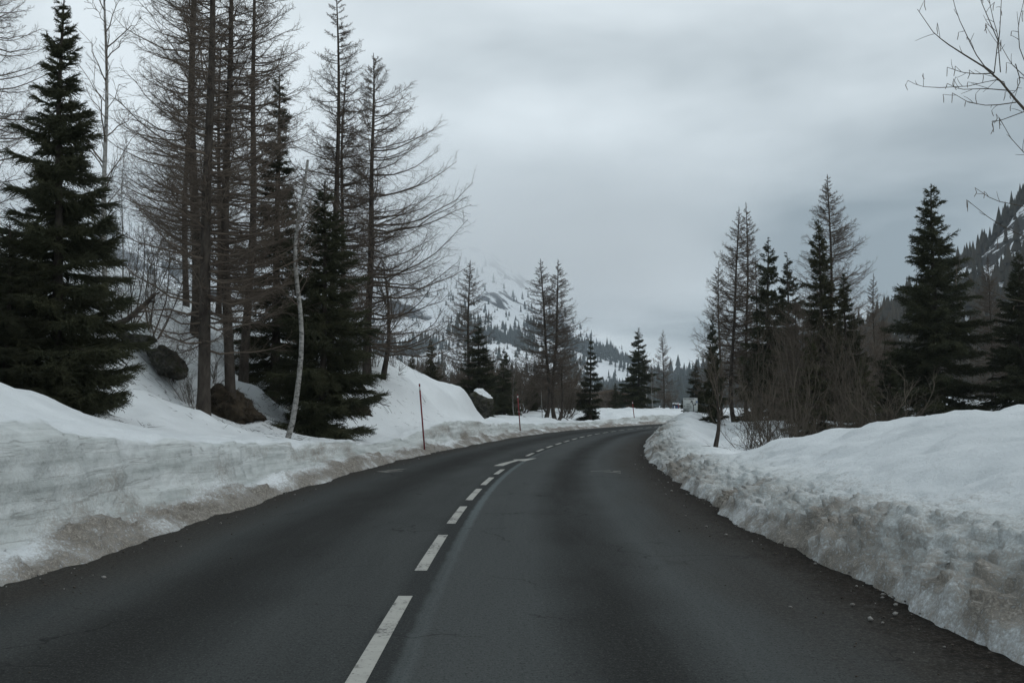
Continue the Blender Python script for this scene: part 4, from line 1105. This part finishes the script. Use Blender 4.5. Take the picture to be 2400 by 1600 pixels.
# --- the tree whose bare boughs reach in at the upper right
def overhang():
    D = 11.5
    bx = unproj(2730, 950, D)[0]
    zb = land_z(bx, D)
    r = tag(empty("bare_tree", (bx, D, zb - 0.1)), "bare tree whose boughs with hanging catkins reach in at upper right", "tree")
    O = np.array([bx, D, zb - 0.1])
    rng = np.random.default_rng(91)
    def line(pts, k=10):
        P = np.array([unproj(px, py, D + dd) - O for px, py, dd in pts])
        q = np.linspace(0, 1, len(P)); s = np.linspace(0, 1, k)
        return np.stack([np.interp(s, q, P[:, i]) for i in range(3)], -1)
    TL = np.array([(0, 0, 0), (-.03, 0.05, 1.2), (0.02, 0, 2.4), (-.04, -.05, 3.6), (.05, 0, 4.8), (.1, .1, 6.0)])
    obj("trunk", trunk_mesh("trunk", TL, 6.0, 0.10, 0.02), M['bark'], r)
    main = line([(2730, 560, 0), (2560, 420, 0), (2400, 258, 0), (2330, 172, 0.1), (2230, 110, 0.1), (2190, 80, .15), (2150, 22, .2)], 14)
    subs = [
        [(2330, 172, .1), (2300, 150, .1), (2278, 110, .2), (2262, 75, .2), (2246, 42, .3), (2233, 0, .3), (2225, -50, .3)],
        [(2330, 172, .1), (2336, 120, 0), (2340, 85, 0), (2330, 55, 0), (2318, 0, 0), (2308, -60, 0)],
        [(2345, 170, .1), (2340, 110, 0), (2344, 60, -.1), (2347, 0, -.1), (2350, -50, -.1)],
        [(2340, 98, 0), (2315, 40, 0), (2298, 0, 0), (2290, -40, 0)],
        [(2430, 200, -.2), (2400, 178, -.2), (2370, 150, -.2), (2342, 100, -.2)],
        [(2360, 212, .1), (2350, 185, .1), (2320, 190, .2), (2270, 202, .2), (2180, 207, .3), (2150, 200, .3), (2128, 189, .3)],
        [(2382, 240, 0), (2340, 246, 0), (2310, 247, .1), (2270, 240, .1), (2232, 218, .2)],
        [(2330, 172, .1), (2290, 174, .2), (2255, 170, .2), (2220, 158, .3)],
        [(2440, 250, 0), (2400, 262, 0), (2344, 283, .1), (2325, 284, .1)],
        [(2360, 212, .1), (2312, 208, .1), (2250, 210, .1), (2220, 196, .2)],
        [(2560, 420, 0), (2460, 400, .1), (2400, 358, .2), (2370, 325, .2), (2342, 276, .3)],
        [(2560, 560, 0), (2430, 490, .2), (2330, 470, .3), (2285, 440, .3)],
        [(2600, 640, 0), (2450, 580, .2), (2330, 520, .3), (2268, 470, .4)],
        [(2620, 760, 0), (2480, 720, .2), (2360, 700, .3), (2280, 660, .4), (2240, 620, .4)],
        [(2430, 200, -.2), (2390, 120, -.2), (2386, 60, -.2), (2400, 0, -.2)],
        [(2380, 150, -.2), (2392, 190, -.2), (2380, 215, -.1), (2368, 222, -.1)],
    ]
    P = np.stack([line(s, 9) for s in subs])
    mb = MB()
    mb.tubes(main[None], np.interp(np.linspace(0, 1, 14), [0, .33, .5, .67, .83, 1], [.05, .0145, .010, .007, .0045, .003])[None], 6)
    mb.tubes(P, np.full((len(P), 1), 0.0055) * np.linspace(1.15, 0.5, 9)[None], 4)
    # a few more boughs above and out of sight that belong to the same crown
    st = np.array([on_trunk(TL, 6.0, z) for z in rng.uniform(2.2, 5.9, 14)])
    az = rng.uniform(-1.2, 1.4, 14); L = rng.uniform(0.8, 1.5, 14)
    q = np.linspace(0, 1, 9)
    Dv = np.stack([np.cos(az), np.sin(az), rng.uniform(0.2, 0.9, 14)], -1)
    P2 = st[:, None] + L[:, None, None] * Dv[:, None] * q[None, :, None]
    mb.tubes(P2, np.full((14, 1), 0.02) * np.linspace(1, 0.3, 9)[None], 4)
    c = mb.build("boughs", M['alder_twig'], r)
    allP = np.concatenate([P, main[None, 5:14], P2])
    LL = np.linalg.norm(np.diff(allP, axis=1), axis=2).sum(1)
    tw = MB()
    C, Lc, _, _ = spawn(allP, np.full(len(allP), 0.34), 5, rng, 0.15, 0.98, (0.6, 1.2), (0.25, 0.75), 0.2, 0.15, 4, 0.2, 0.2)
    tw.tubes(C, np.full((len(C), 1), 0.0036) * np.array([1, 0.9, 0.8, 0.6])[None], 3)
    cat = MB()
    ends = np.concatenate([C[::2, -1], P[:, -1]])
    L_ = rng.uniform(0.04, 0.13, len(ends))
    k = np.stack([ends, ends + np.stack([rng.normal(0, .008, len(ends)), rng.normal(0, .008, len(ends)), -0.5 * L_], -1), ends + np.stack([rng.normal(0, .012, len(ends)), rng.normal(0, .012, len(ends)), -L_], -1)], 1)
    cat.tubes(k, np.tile(np.array([[0.003, 0.0045, 0.0035]]), (len(ends), 1)), 4)
    tag(c, kind="stuff")
    tag(tw.build("twigs", M['alder_twig'], c), kind="stuff")
    tag(cat.build("catkins", M['larch_twig'], c), kind="stuff")
overhang()
# ------------------------------------------------------------------ rocks and bare earth
def boulder(name, px, py, depth, dims, label, cat, mat, seed, rz=0.0, cap=False, rough=0.16, tuft=0, ry=0.0):
    c = unproj(px, py, depth)
    r = tag(empty(name, (c[0], c[1], c[2]), rz), label, cat)
    r.rotation_euler = (0, ry, rz)
    nu, nv = 56, 34
    th = np.linspace(0, 2 * math.pi, nu, endpoint=False); ph = np.linspace(-math.pi / 2, math.pi / 2, nv)
    TH, PH = np.meshgrid(th, ph)
    X, Y, Z = np.cos(PH) * np.cos(TH), np.cos(PH) * np.sin(TH), np.sin(PH)
    rg = np.random.default_rng(seed)
    nrmls = rg.normal(size=(22, 3)); nrmls /= np.linalg.norm(nrmls, axis=1, keepdims=True)
    cs = rg.uniform(0.62, 0.98, 22)
    dt = X[..., None] * nrmls[:, 0] + Y[..., None] * nrmls[:, 1] + Z[..., None] * nrmls[:, 2]
    f = np.where(dt > 0.2, cs / np.maximum(dt, 0.2), 9).min(-1)
    f = np.minimum(f, 1.15) * (1 + rough * fbm(X * 2.2 + seed, Y * 2.2, Z * 2.2, seed, 5, 0.6))
    V = np.stack([X * f * dims[0] / 2, Y * f * dims[1] / 2, Z * f * dims[2] / 2], -1).reshape(-1, 3)
    i = np.arange(nu * nv).reshape(nv, nu)
    Q = np.stack([i[:-1], np.roll(i[:-1], -1, 1), np.roll(i[1:], -1, 1), i[1:]], -1).reshape(-1, 4)
    obj("stone" if cat == 'boulder' else "earth", mesh_from("stone", V, [Q], True), mat, r)
    if cap:
        m = PH > cap
        Vc = np.stack([X * f * dims[0] / 2 * 1.02, Y * f * dims[1] / 2 * 1.02, Z * f * dims[2] / 2 + 0.07 * np.clip((PH - cap) / 0.3, -0.6, 1)], -1)
        j0 = int(np.argmax(ph > cap)) - 1
        Vc = Vc[j0:].reshape(-1, 3)
        ii = np.arange(nu * (nv - j0)).reshape(nv - j0, nu)
        Qc = np.stack([ii[:-1], np.roll(ii[:-1], -1, 1), np.roll(ii[1:], -1, 1), ii[1:]], -1).reshape(-1, 4)
        obj("snow_cap", mesh_from("snow_cap", Vc, [Qc], True), M['snow'], r)
    if tuft:
        rng = np.random.default_rng(seed)
        pts = V[rng.integers(nu * 14, nu * nv, tuft)]
        e = pts + nrm(rng.normal(0, 0.5, (tuft, 3)) + np.array([0.1, -0.4, 0.1])) * rng.uniform(0.05, 0.20, (tuft, 1))
        mb = MB(); mb.spikes(pts, e, np.full(tuft, 0.008))
        tag(mb.build("dry_grass", M['alder_twig'], r), kind="stuff")
    return r
boulder("boulder", 318, 798, 29.3, (0.95, 0.9, 0.55), "small grey boulder capped with snow on the left slope", "boulder", M['rock'], 5, 0.3, cap=0.8, ry=0.2)
boulder("boulder", 392, 850, 29.2, (1.35, 1.1, 0.72), "long dark mossy boulder lying on the left slope", "boulder", M['rock'], 8, 0.1, tuft=260, ry=0.62)
boulder("earth_mound", 552, 962, 29.8, (1.75, 1.4, 1.0), "bare earth and roots round the foot of a larch", "earth", M['soil'], 11, 0.3, tuft=900, ry=0.30, rough=0.3)
boulder("earth_patch", 842, 958, 36.8, (0.85, 0.6, 0.50), "lower brown earth patch showing on the snow dome", "earth", M['soil'], 14, 0.2, tuft=420, ry=0.5, rough=0.35)
boulder("earth_patch", 838, 909, 40.2, (0.6, 0.5, 0.38), "upper small earth patch showing on the snow dome", "earth", M['soil'], 17, 0.2, tuft=220, ry=0.5, rough=0.35)
boulder("boulder", 1124, 944, 57.0, (1.75, 1.5, 1.35), "large mossy boulder with a snow cap at the end of the dome", "boulder", M['rock'], 20, 0.2, cap=0.75, tuft=300, ry=0.35)
# a fallen stem over the slope rocks and dead sticks on the snow
def stick(name, pts, r, label, cat, mat):
    P = np.array([unproj(*p) for p in pts])
    o = P[0].copy()
    mb = MB(); mb.tubes((P - o)[None], np.linspace(r, r * 0.55, len(P))[None], 7)
    rg = np.random.default_rng(int(pts[0][0]))
    q = spawn((P - o)[None], np.array([1.0]), 5, rg, 0.3, 1.0, (0.4, 0.9), (0.2, 0.5), 0.2, 0.1, 3)[0]
    root = tag(empty(name, o), label, cat)
    mb.build("stem", mat, root)
    for b in q:
        m2 = MB(); m2.tubes(b[None], np.full((1, 3), r * 0.25), 4)
        m2.build("side_branch", mat, root)
stick("fallen_log", [(262, 765, 29.6), (300, 748, 29.8), (330, 722, 30.0), (362, 690, 30.4)], 0.10, "dark fallen trunk leaning above the slope rocks", "log", M['bark'])
stick("fallen_branch", [(878, 938, 38), (895, 947, 38), (912, 951, 38)], 0.022, "short dead branch lying on the snow dome", "branch", M['bark'])
stick("fallen_branch", [(905, 886, 44.5), (930, 880, 44.8), (945, 872, 45)], 0.02, "dead branch poking out at the crest of the snow dome", "branch", M['bark'])
stick("fallen_branch", [(1310, 970, 81), (1322, 978, 81), (1332, 984, 81.5)], 0.04, "broken branches right of the twin larches' foot", "branch", M['bark'])

# ------------------------------------------------------------------ red snow poles
def pole(px, py, depth, ptop, h, r, label):
    b = unproj(px, py, depth); t = unproj(ptop[0], ptop[1], depth)
    root = tag(empty("snow_pole", b), label, "pole", "red snow poles along the left bank")
    ax = t - b
    def seg_(name, f0, f1, rr, mat):
        mb = MB(); mb.tubes(np.stack([ax * f0, ax * (f0 + f1) / 2, ax * f1])[None], np.full((1, 3), rr), 10, cap=True)
        mb.build(name, mat, root, True)
    seg_("shaft", -0.12, 0.90, r, M['red'])
    seg_("reflective_band", 0.90, 0.955, r * 1.03, M['white_band'])
    seg_("cap", 0.955, 1.0, r, M['red'])
pole(995, 1052, 36.0, (983, 899), 2.2, 0.027, "nearest red snow pole, leaning slightly at the left bank")
pole(1219, 1002, 60.0, (1213, 924), 1.8, 0.032, "second red snow pole, left of the twin larches")
pole(1488, 991, 99.0, (1482, 940), 1.9, 0.037, "third red snow pole, in front of the tall spruce at the bend")
pole(1592, 972, 128.0, (1589, 942), 1.6, 0.045, "farthest red pole just left of the road sign")

# ------------------------------------------------------------------ road sign
def text(body, size, x, z, mat, parent, y=-0.032, bold=0.0, spacing=1.0):
    c = bpy.data.curves.new("lettering", 'FONT')
    c.body = body; c.size = size; c.extrude = 0.002; c.space_character = spacing
    c.offset = bold * 0.6
    f = bpy.data.objects.new("lettering_curve", c); COL.objects.link(f)
    bpy.context.view_layer.update()
    me = bpy.data.meshes.new_from_object(f.evaluated_get(bpy.context.evaluated_depsgraph_get()))
    bpy.data.objects.remove(f)
    me.name = "lettering"; me.materials.clear()
    o = obj("lettering", me, mat)
    o.parent = parent; o.location = (x, y, z); o.rotation_euler = (math.pi / 2, 0, 0)
    return o
def sign():
    D = 72.0
    a = unproj(1601, 964, D); b = unproj(1635, 932, D)
    W, H = b[0] - a[0], b[2] - a[2]
    root = tag(empty("road_sign", (a[0], D, a[2]), math.radians(-3)), "white direction sign with black arrow above the right snow mound", "sign")
    mb = MB(); mb.box((W / 2, 0, H / 2), (W, 0.04, H)); bd = mb.build("board", M['sign_white'], root)
    for x in (0.22 * W, 0.80 * W):
        mb = MB(); mb.tubes(np.array([[(x, 0.06, -1.3), (x, 0.06, 0), (x, 0.06, H * 0.95)]]), np.full((1, 3), 0.04), 8, True); mb.build("post", M['metal'], root)
    def poly(pts, name, mat, dy=-0.026):
        me = bpy.data.meshes.new(name)
        n = len(pts)
        V = [(x * W, dy, z * H) for x, z in pts] + [(x * W, dy + 0.004, z * H) for x, z in pts]
        Fc = [tuple(range(n)), tuple(range(2 * n - 1, n - 1, -1))] + [(i, i + n, (i + 1) % n + n, (i + 1) % n) for i in range(n)]
        me.from_pydata(V, [], Fc); me.update()
        return obj(name, me, mat, bd)
    # thin dark border
    for nm, pts in (("border", [(0, 0), (1, 0), (1, .015), (0, .015)]), ("border", [(0, .985), (1, .985), (1, 1), (0, 1)]), ("border", [(0, .016), (.014, .016), (.014, .984), (0, .984)]), ("border", [(.986, .016), (1, .016), (1, .984), (.986, .984)])):
        poly(pts, nm, M['metal'])
    poly([(.69, .02), (.735, .02), (.728, .30), (.70, .52), (.625, .74), (.585, .70), (.655, .52), (.688, .30)], "arrow_stem", M['sign_black'], -0.027)
    poly([(.50, .66), (.545, .80), (.70, .76), (.62, .72), (.57, .69)], "arrow_head", M['sign_black'], -0.033)
    poly([(.70, .43), (.82, .50), (.80, .545), (.695, .475)], "arrow_branch", M['sign_black'], -0.033)
    poly([(.77, .56), (.885, .585), (.86, .46), (.80, .47)], "arrow_head", M['sign_black'], -0.039)
    poly([(.86, .63), (.97, .63), (.97, .76), (.86, .76)], "parking_square", M['sign_blue'])
    poly([(.06, .39), (.06, .445), (.15, .42)], "pointer", M['sign_black'])
    for pts in ([(.03, .025), (.40, .025), (.40, .04), (.03, .04)], [(.03, .17), (.40, .17), (.40, .185), (.03, .185)], [(.03, .041), (.045, .041), (.045, .169), (.03, .169)], [(.385, .041), (.40, .041), (.40, .169), (.385, .169)]):
        poly(pts, "distance_frame", M['sign_black'])
    text("VALLORCINE", 0.107, 0.05 * W, 0.865 * H, M['sign_black'], bd, bold=0.004, spacing=1.12)
    text("chalet", 0.104, 0.22 * W, 0.51 * H, M['sign_black'], bd)
    text("réserve", 0.104, 0.22 * W, 0.385 * H, M['sign_black'], bd)
    text("naturelle", 0.104, 0.22 * W, 0.265 * H, M['sign_black'], bd)
    text("200 m", 0.098, 0.07 * W, 0.065 * H, M['sign_black'], bd, bold=0.003)
    text("P", 0.091, 0.885 * W, 0.645 * H, M['sign_white'], bd, -0.034, 0.004)
sign()

# ------------------------------------------------------------------ chalet, roof beside it, hut
def chalet(px, py, D, W, Dp, Hw, Hr, rz, label, name="chalet"):
    c = unproj(px, py, D)
    root = tag(empty(name, (c[0], D, c[2]), rz), label, "house")
    # wall core plus single boards on the gable front
    mb = MB()
    V = [(-W / 2, 0, 0), (W / 2, 0, 0), (W / 2, 0, Hw), (0, 0, Hw + Hr), (-W / 2, 0, Hw)]
    V = np.array(V + [(x, Dp, z) for x, _, z in V], float)
    mb.add(V, Q=[(0, 1, 6, 5), (1, 2, 7, 6), (2, 3, 8, 7), (3, 4, 9, 8), (4, 0, 5, 9)], T=[(0, 4, 1), (1, 4, 2), (2, 4, 3), (5, 6, 9), (6, 7, 9), (7, 8, 9)])
    wall = mb.build("wall", M['dark_wood'], root)
    bw = 0.32
    n = int(W / bw)
    for i in range(n):
        x = -W / 2 + W * (i + 0.5) / n
        top = Hw + Hr * (1 - abs(x) / (W / 2)) - 0.08
        b = MB(); b.box((x, -0.02, top / 2), (W / n - 0.025, 0.04, top)); b.build("board", M['wood'], wall)
    ang = math.atan2(Hr, W / 2); sl = math.hypot(Hr, W / 2) + 0.7
    rb = MB(); sb = MB()
    for sg in (-1, 1):
        cx = sg * (W / 4 + 0.22); cz = Hw + Hr / 2 - 0.08
        rb.box((cx, Dp / 2 - 0.2, cz + 0.10), (sl, Dp + 1.4, 0.14), ry=sg * ang)
        sb.box((cx, -0.62, cz + 0.21), (sl - 0.2, 0.5, 0.09), ry=sg * ang)
    rf = rb.build("roof", M['dark_wood'], root)
    if name != "chalet": sb.build("roof_snow", M['snow'], rf)
    for sg in (-1, 1):
        f = MB(); f.box((sg * (W / 4 + 0.22), -0.93, Hw + Hr / 2 - 0.02), (sl, 0.05, 0.26), ry=sg * ang); f.build("barge_board", M['wood'], rf)
    for x, z, w_, h_ in ((-W * 0.22, Hw * 0.55, 0.8, 0.9), (W * 0.26, Hw * 0.40, 0.7, 1.1)):
        f = MB()
        for dx, dz, a, b2 in ((0, h_ / 2, w_ + .16, .08), (0, -h_ / 2, w_ + .16, .08), (-w_ / 2 - .04, 0, .08, h_ - .082), (w_ / 2 + .04, 0, .08, h_ - .082)):
            f.box((x + dx, -0.06, z + dz), (a, 0.07, b2))
        wn = f.build("window", M['wood'], root)
        g = MB(); g.box((x, -0.052, z), (w_, 0.02, h_)); g.build("pane", M['glass'], wn)
    b = MB(); b.box((0, -0.5, Hw * 0.86), (W * 0.8, 0.9, 0.08)); b.build("balcony_floor", M['dark_wood'], root)
    return root
chalet(1432, 968, 146, 6.4, 7, 2.2, 0.85, 0.12, "low brown timber chalet with wide gable beyond the snow field")
chalet(1348, 962, 132, 4.2, 5, 1.35, 0.75, -0.55, "small timber hut with snowy roof edge behind the small spruce", "timber_hut")
def blue_hut():
    D = 150.0
    a = unproj(1584, 968, D)
    root = tag(empty("shelter", (a[0], D, a[2]), 0.2), "tiny blue shelter under snow left of the road sign", "shelter")
    mb = MB(); mb.box((0, 0, 0.55), (0.62, 0.9, 1.1)); mb.build("wall", M['hut_blue'], root)
    mb = MB(); mb.box((0.05, 0, 1.16), (1.0, 1.2, 0.08), ry=0.15); rf = mb.build("roof", M['dark_wood'], root)
    mb = MB(); mb.box((0.05, 0, 1.30), (0.94, 1.1, 0.20), ry=0.15); mb.build("roof_snow", M['snow'], rf)
    mb = MB(); mb.box((-0.36, -0.5, 0.5), (0.08, 0.08, 1.1)); mb.build("post", M['white_band'], root)
blue_hut()

# ------------------------------------------------------------------ loose snow and grit fallen on the road edges
def clods(count, lo, hi, seed, mat, name, label, spread):
    rg = np.random.default_rng(seed)
    mb = MB()
    base = np.array([(1, 0, 0), (-1, 0, 0), (0, 1, 0), (0, -1, 0), (0, 0, 1), (0, 0, -1), (.6, .6, .55), (-.6, .6, .5), (.6, -.6, .5), (-.6, -.6, .55)], float)
    T = np.array([(0, 6, 4), (6, 2, 4), (2, 7, 4), (7, 1, 4), (1, 9, 4), (9, 3, 4), (3, 8, 4), (8, 0, 4), (0, 2, 6), (2, 1, 7), (1, 3, 9), (3, 0, 8), (2, 0, 5), (1, 2, 5), (3, 1, 5), (0, 3, 5)])
    for i in range(count):
        side = -1 if rg.random() < 0.42 else 1
        s = rg.uniform(4.0, 46.0) if rg.random() < 0.75 else rg.uniform(3.5, 20.0)
        d = rg.exponential(spread)
        t = side * ((EDGE_L if side < 0 else EDGE_R) + 0.12 - d)
        r = lo * (hi / lo) ** (rg.random() ** 2.2)
        x, y = road_pt(s, t)
        V = base * rg.uniform(0.55, 1.2, (10, 3)) * r * np.array([1, 1, 0.75])
        a = rg.uniform(0, 6.3)
        V = V @ np.array([[math.cos(a), math.sin(a), 0], [-math.sin(a), math.cos(a), 0], [0, 0, 1]])
        mb.add(V + np.array([x, y, r * 0.35]), T=T)
    tag(mb.build(name, mat), label, kind='stuff')
M['slush'] = varied('dirty_snow_crumbs', (0.13, 0.12, 0.105), (0.36, 0.355, 0.34), 9.0, 0.7, 0.2, 0.3)
M['grit'] = varied('road_grit', (0.03, 0.026, 0.022), (0.12, 0.105, 0.09), 12.0, 0.9, 0.1)
clods(420, 0.006, 0.034, 301, M['slush'], "snow_crumbs", "crumbs of dirty snow fallen on the road edges", 0.16)
clods(1800, 0.004, 0.016, 302, M['grit'], "road_grit", "dark grit scattered along the road edges", 0.32)

# twigs and bark shed over the snow below the trees
def litter():
    rg = np.random.default_rng(311)
    spots = [(128, 20.5, 2.2, 150), (477, 28, 2.6, 190), (541, 29.5, 2.4, 150), (672, 29, 2.0, 90), (755, 31.5, 2.0, 110), (860, 42.5, 4.0, 170), (930, 44, 4.0, 80), (1290, 81, 3.5, 90), (1384, 92, 2, 40), (2196, 44, 5, 120), (1900, 36, 6, 220), (1700, 31, 2, 70)]
    X, Y = [], []
    for px, d, r, n in spots:
        a = rg.uniform(0, 6.283, n); q = r * np.sqrt(rg.random(n))
        X.append(unproj(px, 950, d)[0] + q * np.cos(a)); Y.append(d + q * np.sin(a))
    X, Y = np.concatenate(X), np.concatenate(Y)
    Z, S_, T_ = land(X, Y)
    ok = (T_ < -EDGE_L - 1.5) | (T_ > EDGE_R + 1.5)
    X, Y, Z = X[ok], Y[ok], Z[ok]
    n = len(X)
    L = 0.05 * (8.0 ** rg.random(n)); a = rg.uniform(0, 6.283, n)
    X2, Y2 = X + np.cos(a) * L, Y + np.sin(a) * L
    Z2 = land(X2, Y2)[0]
    mb = MB()
    mb.spikes(np.stack([X, Y, Z + 0.008], -1), np.stack([X2, Y2, Z2 + rg.uniform(0.0, 0.35, n) * L], -1), 0.004 + 0.012 * L * rg.random(n))
    tag(mb.build("twig_litter", M['bark']), "twigs and bark scraps shed over the snow below the trees", kind='stuff')
litter()
# ------------------------------------------------------------------ cloud round the summit, valley haze
def volume_box(name, lo, hi, label, density, color, aniso, noise=None):
    mb = MB()
    lo, hi = np.array(lo, float), np.array(hi, float)
    mb.box((lo + hi) / 2, hi - lo)
    m = bpy.data.materials.new(name); m.use_nodes = True
    t = m.node_tree; t.nodes.clear()
    o = t.nodes.new("ShaderNodeOutputMaterial"); v = t.nodes.new("ShaderNodeVolumePrincipled")
    v.inputs['Color'].default_value = (*color, 1)
    v.inputs['Density'].default_value = density
    v.inputs['Anisotropy'].default_value = aniso
    t.links.new(v.outputs[0], o.inputs['Volume'])
    if noise: noise(t, v, density)
    ob = mb.build(name, m)
    tag(ob, label, kind='stuff')
    return ob
volume_box("haze", (-3400, -300, -12), (3400, 3500, 640), "thin cold haze lying in the valley air", 0.00012, (0.80, 0.905, 1.0), 0.0)

def cloud_noise(t, v, dens):
    def n(k): return t.nodes.new(k)
    def m(op, a, b=None):
        q = n("ShaderNodeMath"); q.operation = op
        for i, w_ in enumerate((a, b)):
            if w_ is None: continue
            if isinstance(w_, (int, float)): q.inputs[i].default_value = w_
            else: t.links.new(w_, q.inputs[i])
        return q.outputs[0]
    def ss(x, a, b):
        r = n("ShaderNodeMapRange"); r.interpolation_type = 'SMOOTHSTEP'
        r.inputs[1].default_value = a; r.inputs[2].default_value = b
        t.links.new(x, r.inputs[0]); return r.outputs[0]
    g = n("ShaderNodeNewGeometry"); s = n("ShaderNodeSeparateXYZ"); t.links.new(g.outputs['Position'], s.inputs[0])
    no = n("ShaderNodeTexNoise"); no.inputs['Scale'].default_value = 0.0045; no.inputs['Detail'].default_value = 3
    t.links.new(g.outputs['Position'], no.inputs['Vector'])
    h = m('ADD', s.outputs[2], m('MULTIPLY', m('SUBTRACT', no.outputs[0], 0.5), 260))
    k = ss(h, 185, 290)
    k = m('MULTIPLY', k, m('SUBTRACT', 1.0, ss(s.outputs[2], 400, 470)))
    k = m('MULTIPLY', k, m('SUBTRACT', 1.0, ss(s.outputs[0], 200, 520)))
    k = m('MULTIPLY', k, ss(s.outputs[1], 1500, 1750))
    t.links.new(m('MULTIPLY', k, dens), v.inputs['Density'])
volume_box("cloud", (-1500, 1480, 150), (540, 3100, 480), "pale cloud hiding the mountain summit", 0.0030, (1.0, 1.0, 1.0), 0.0, cloud_noise)
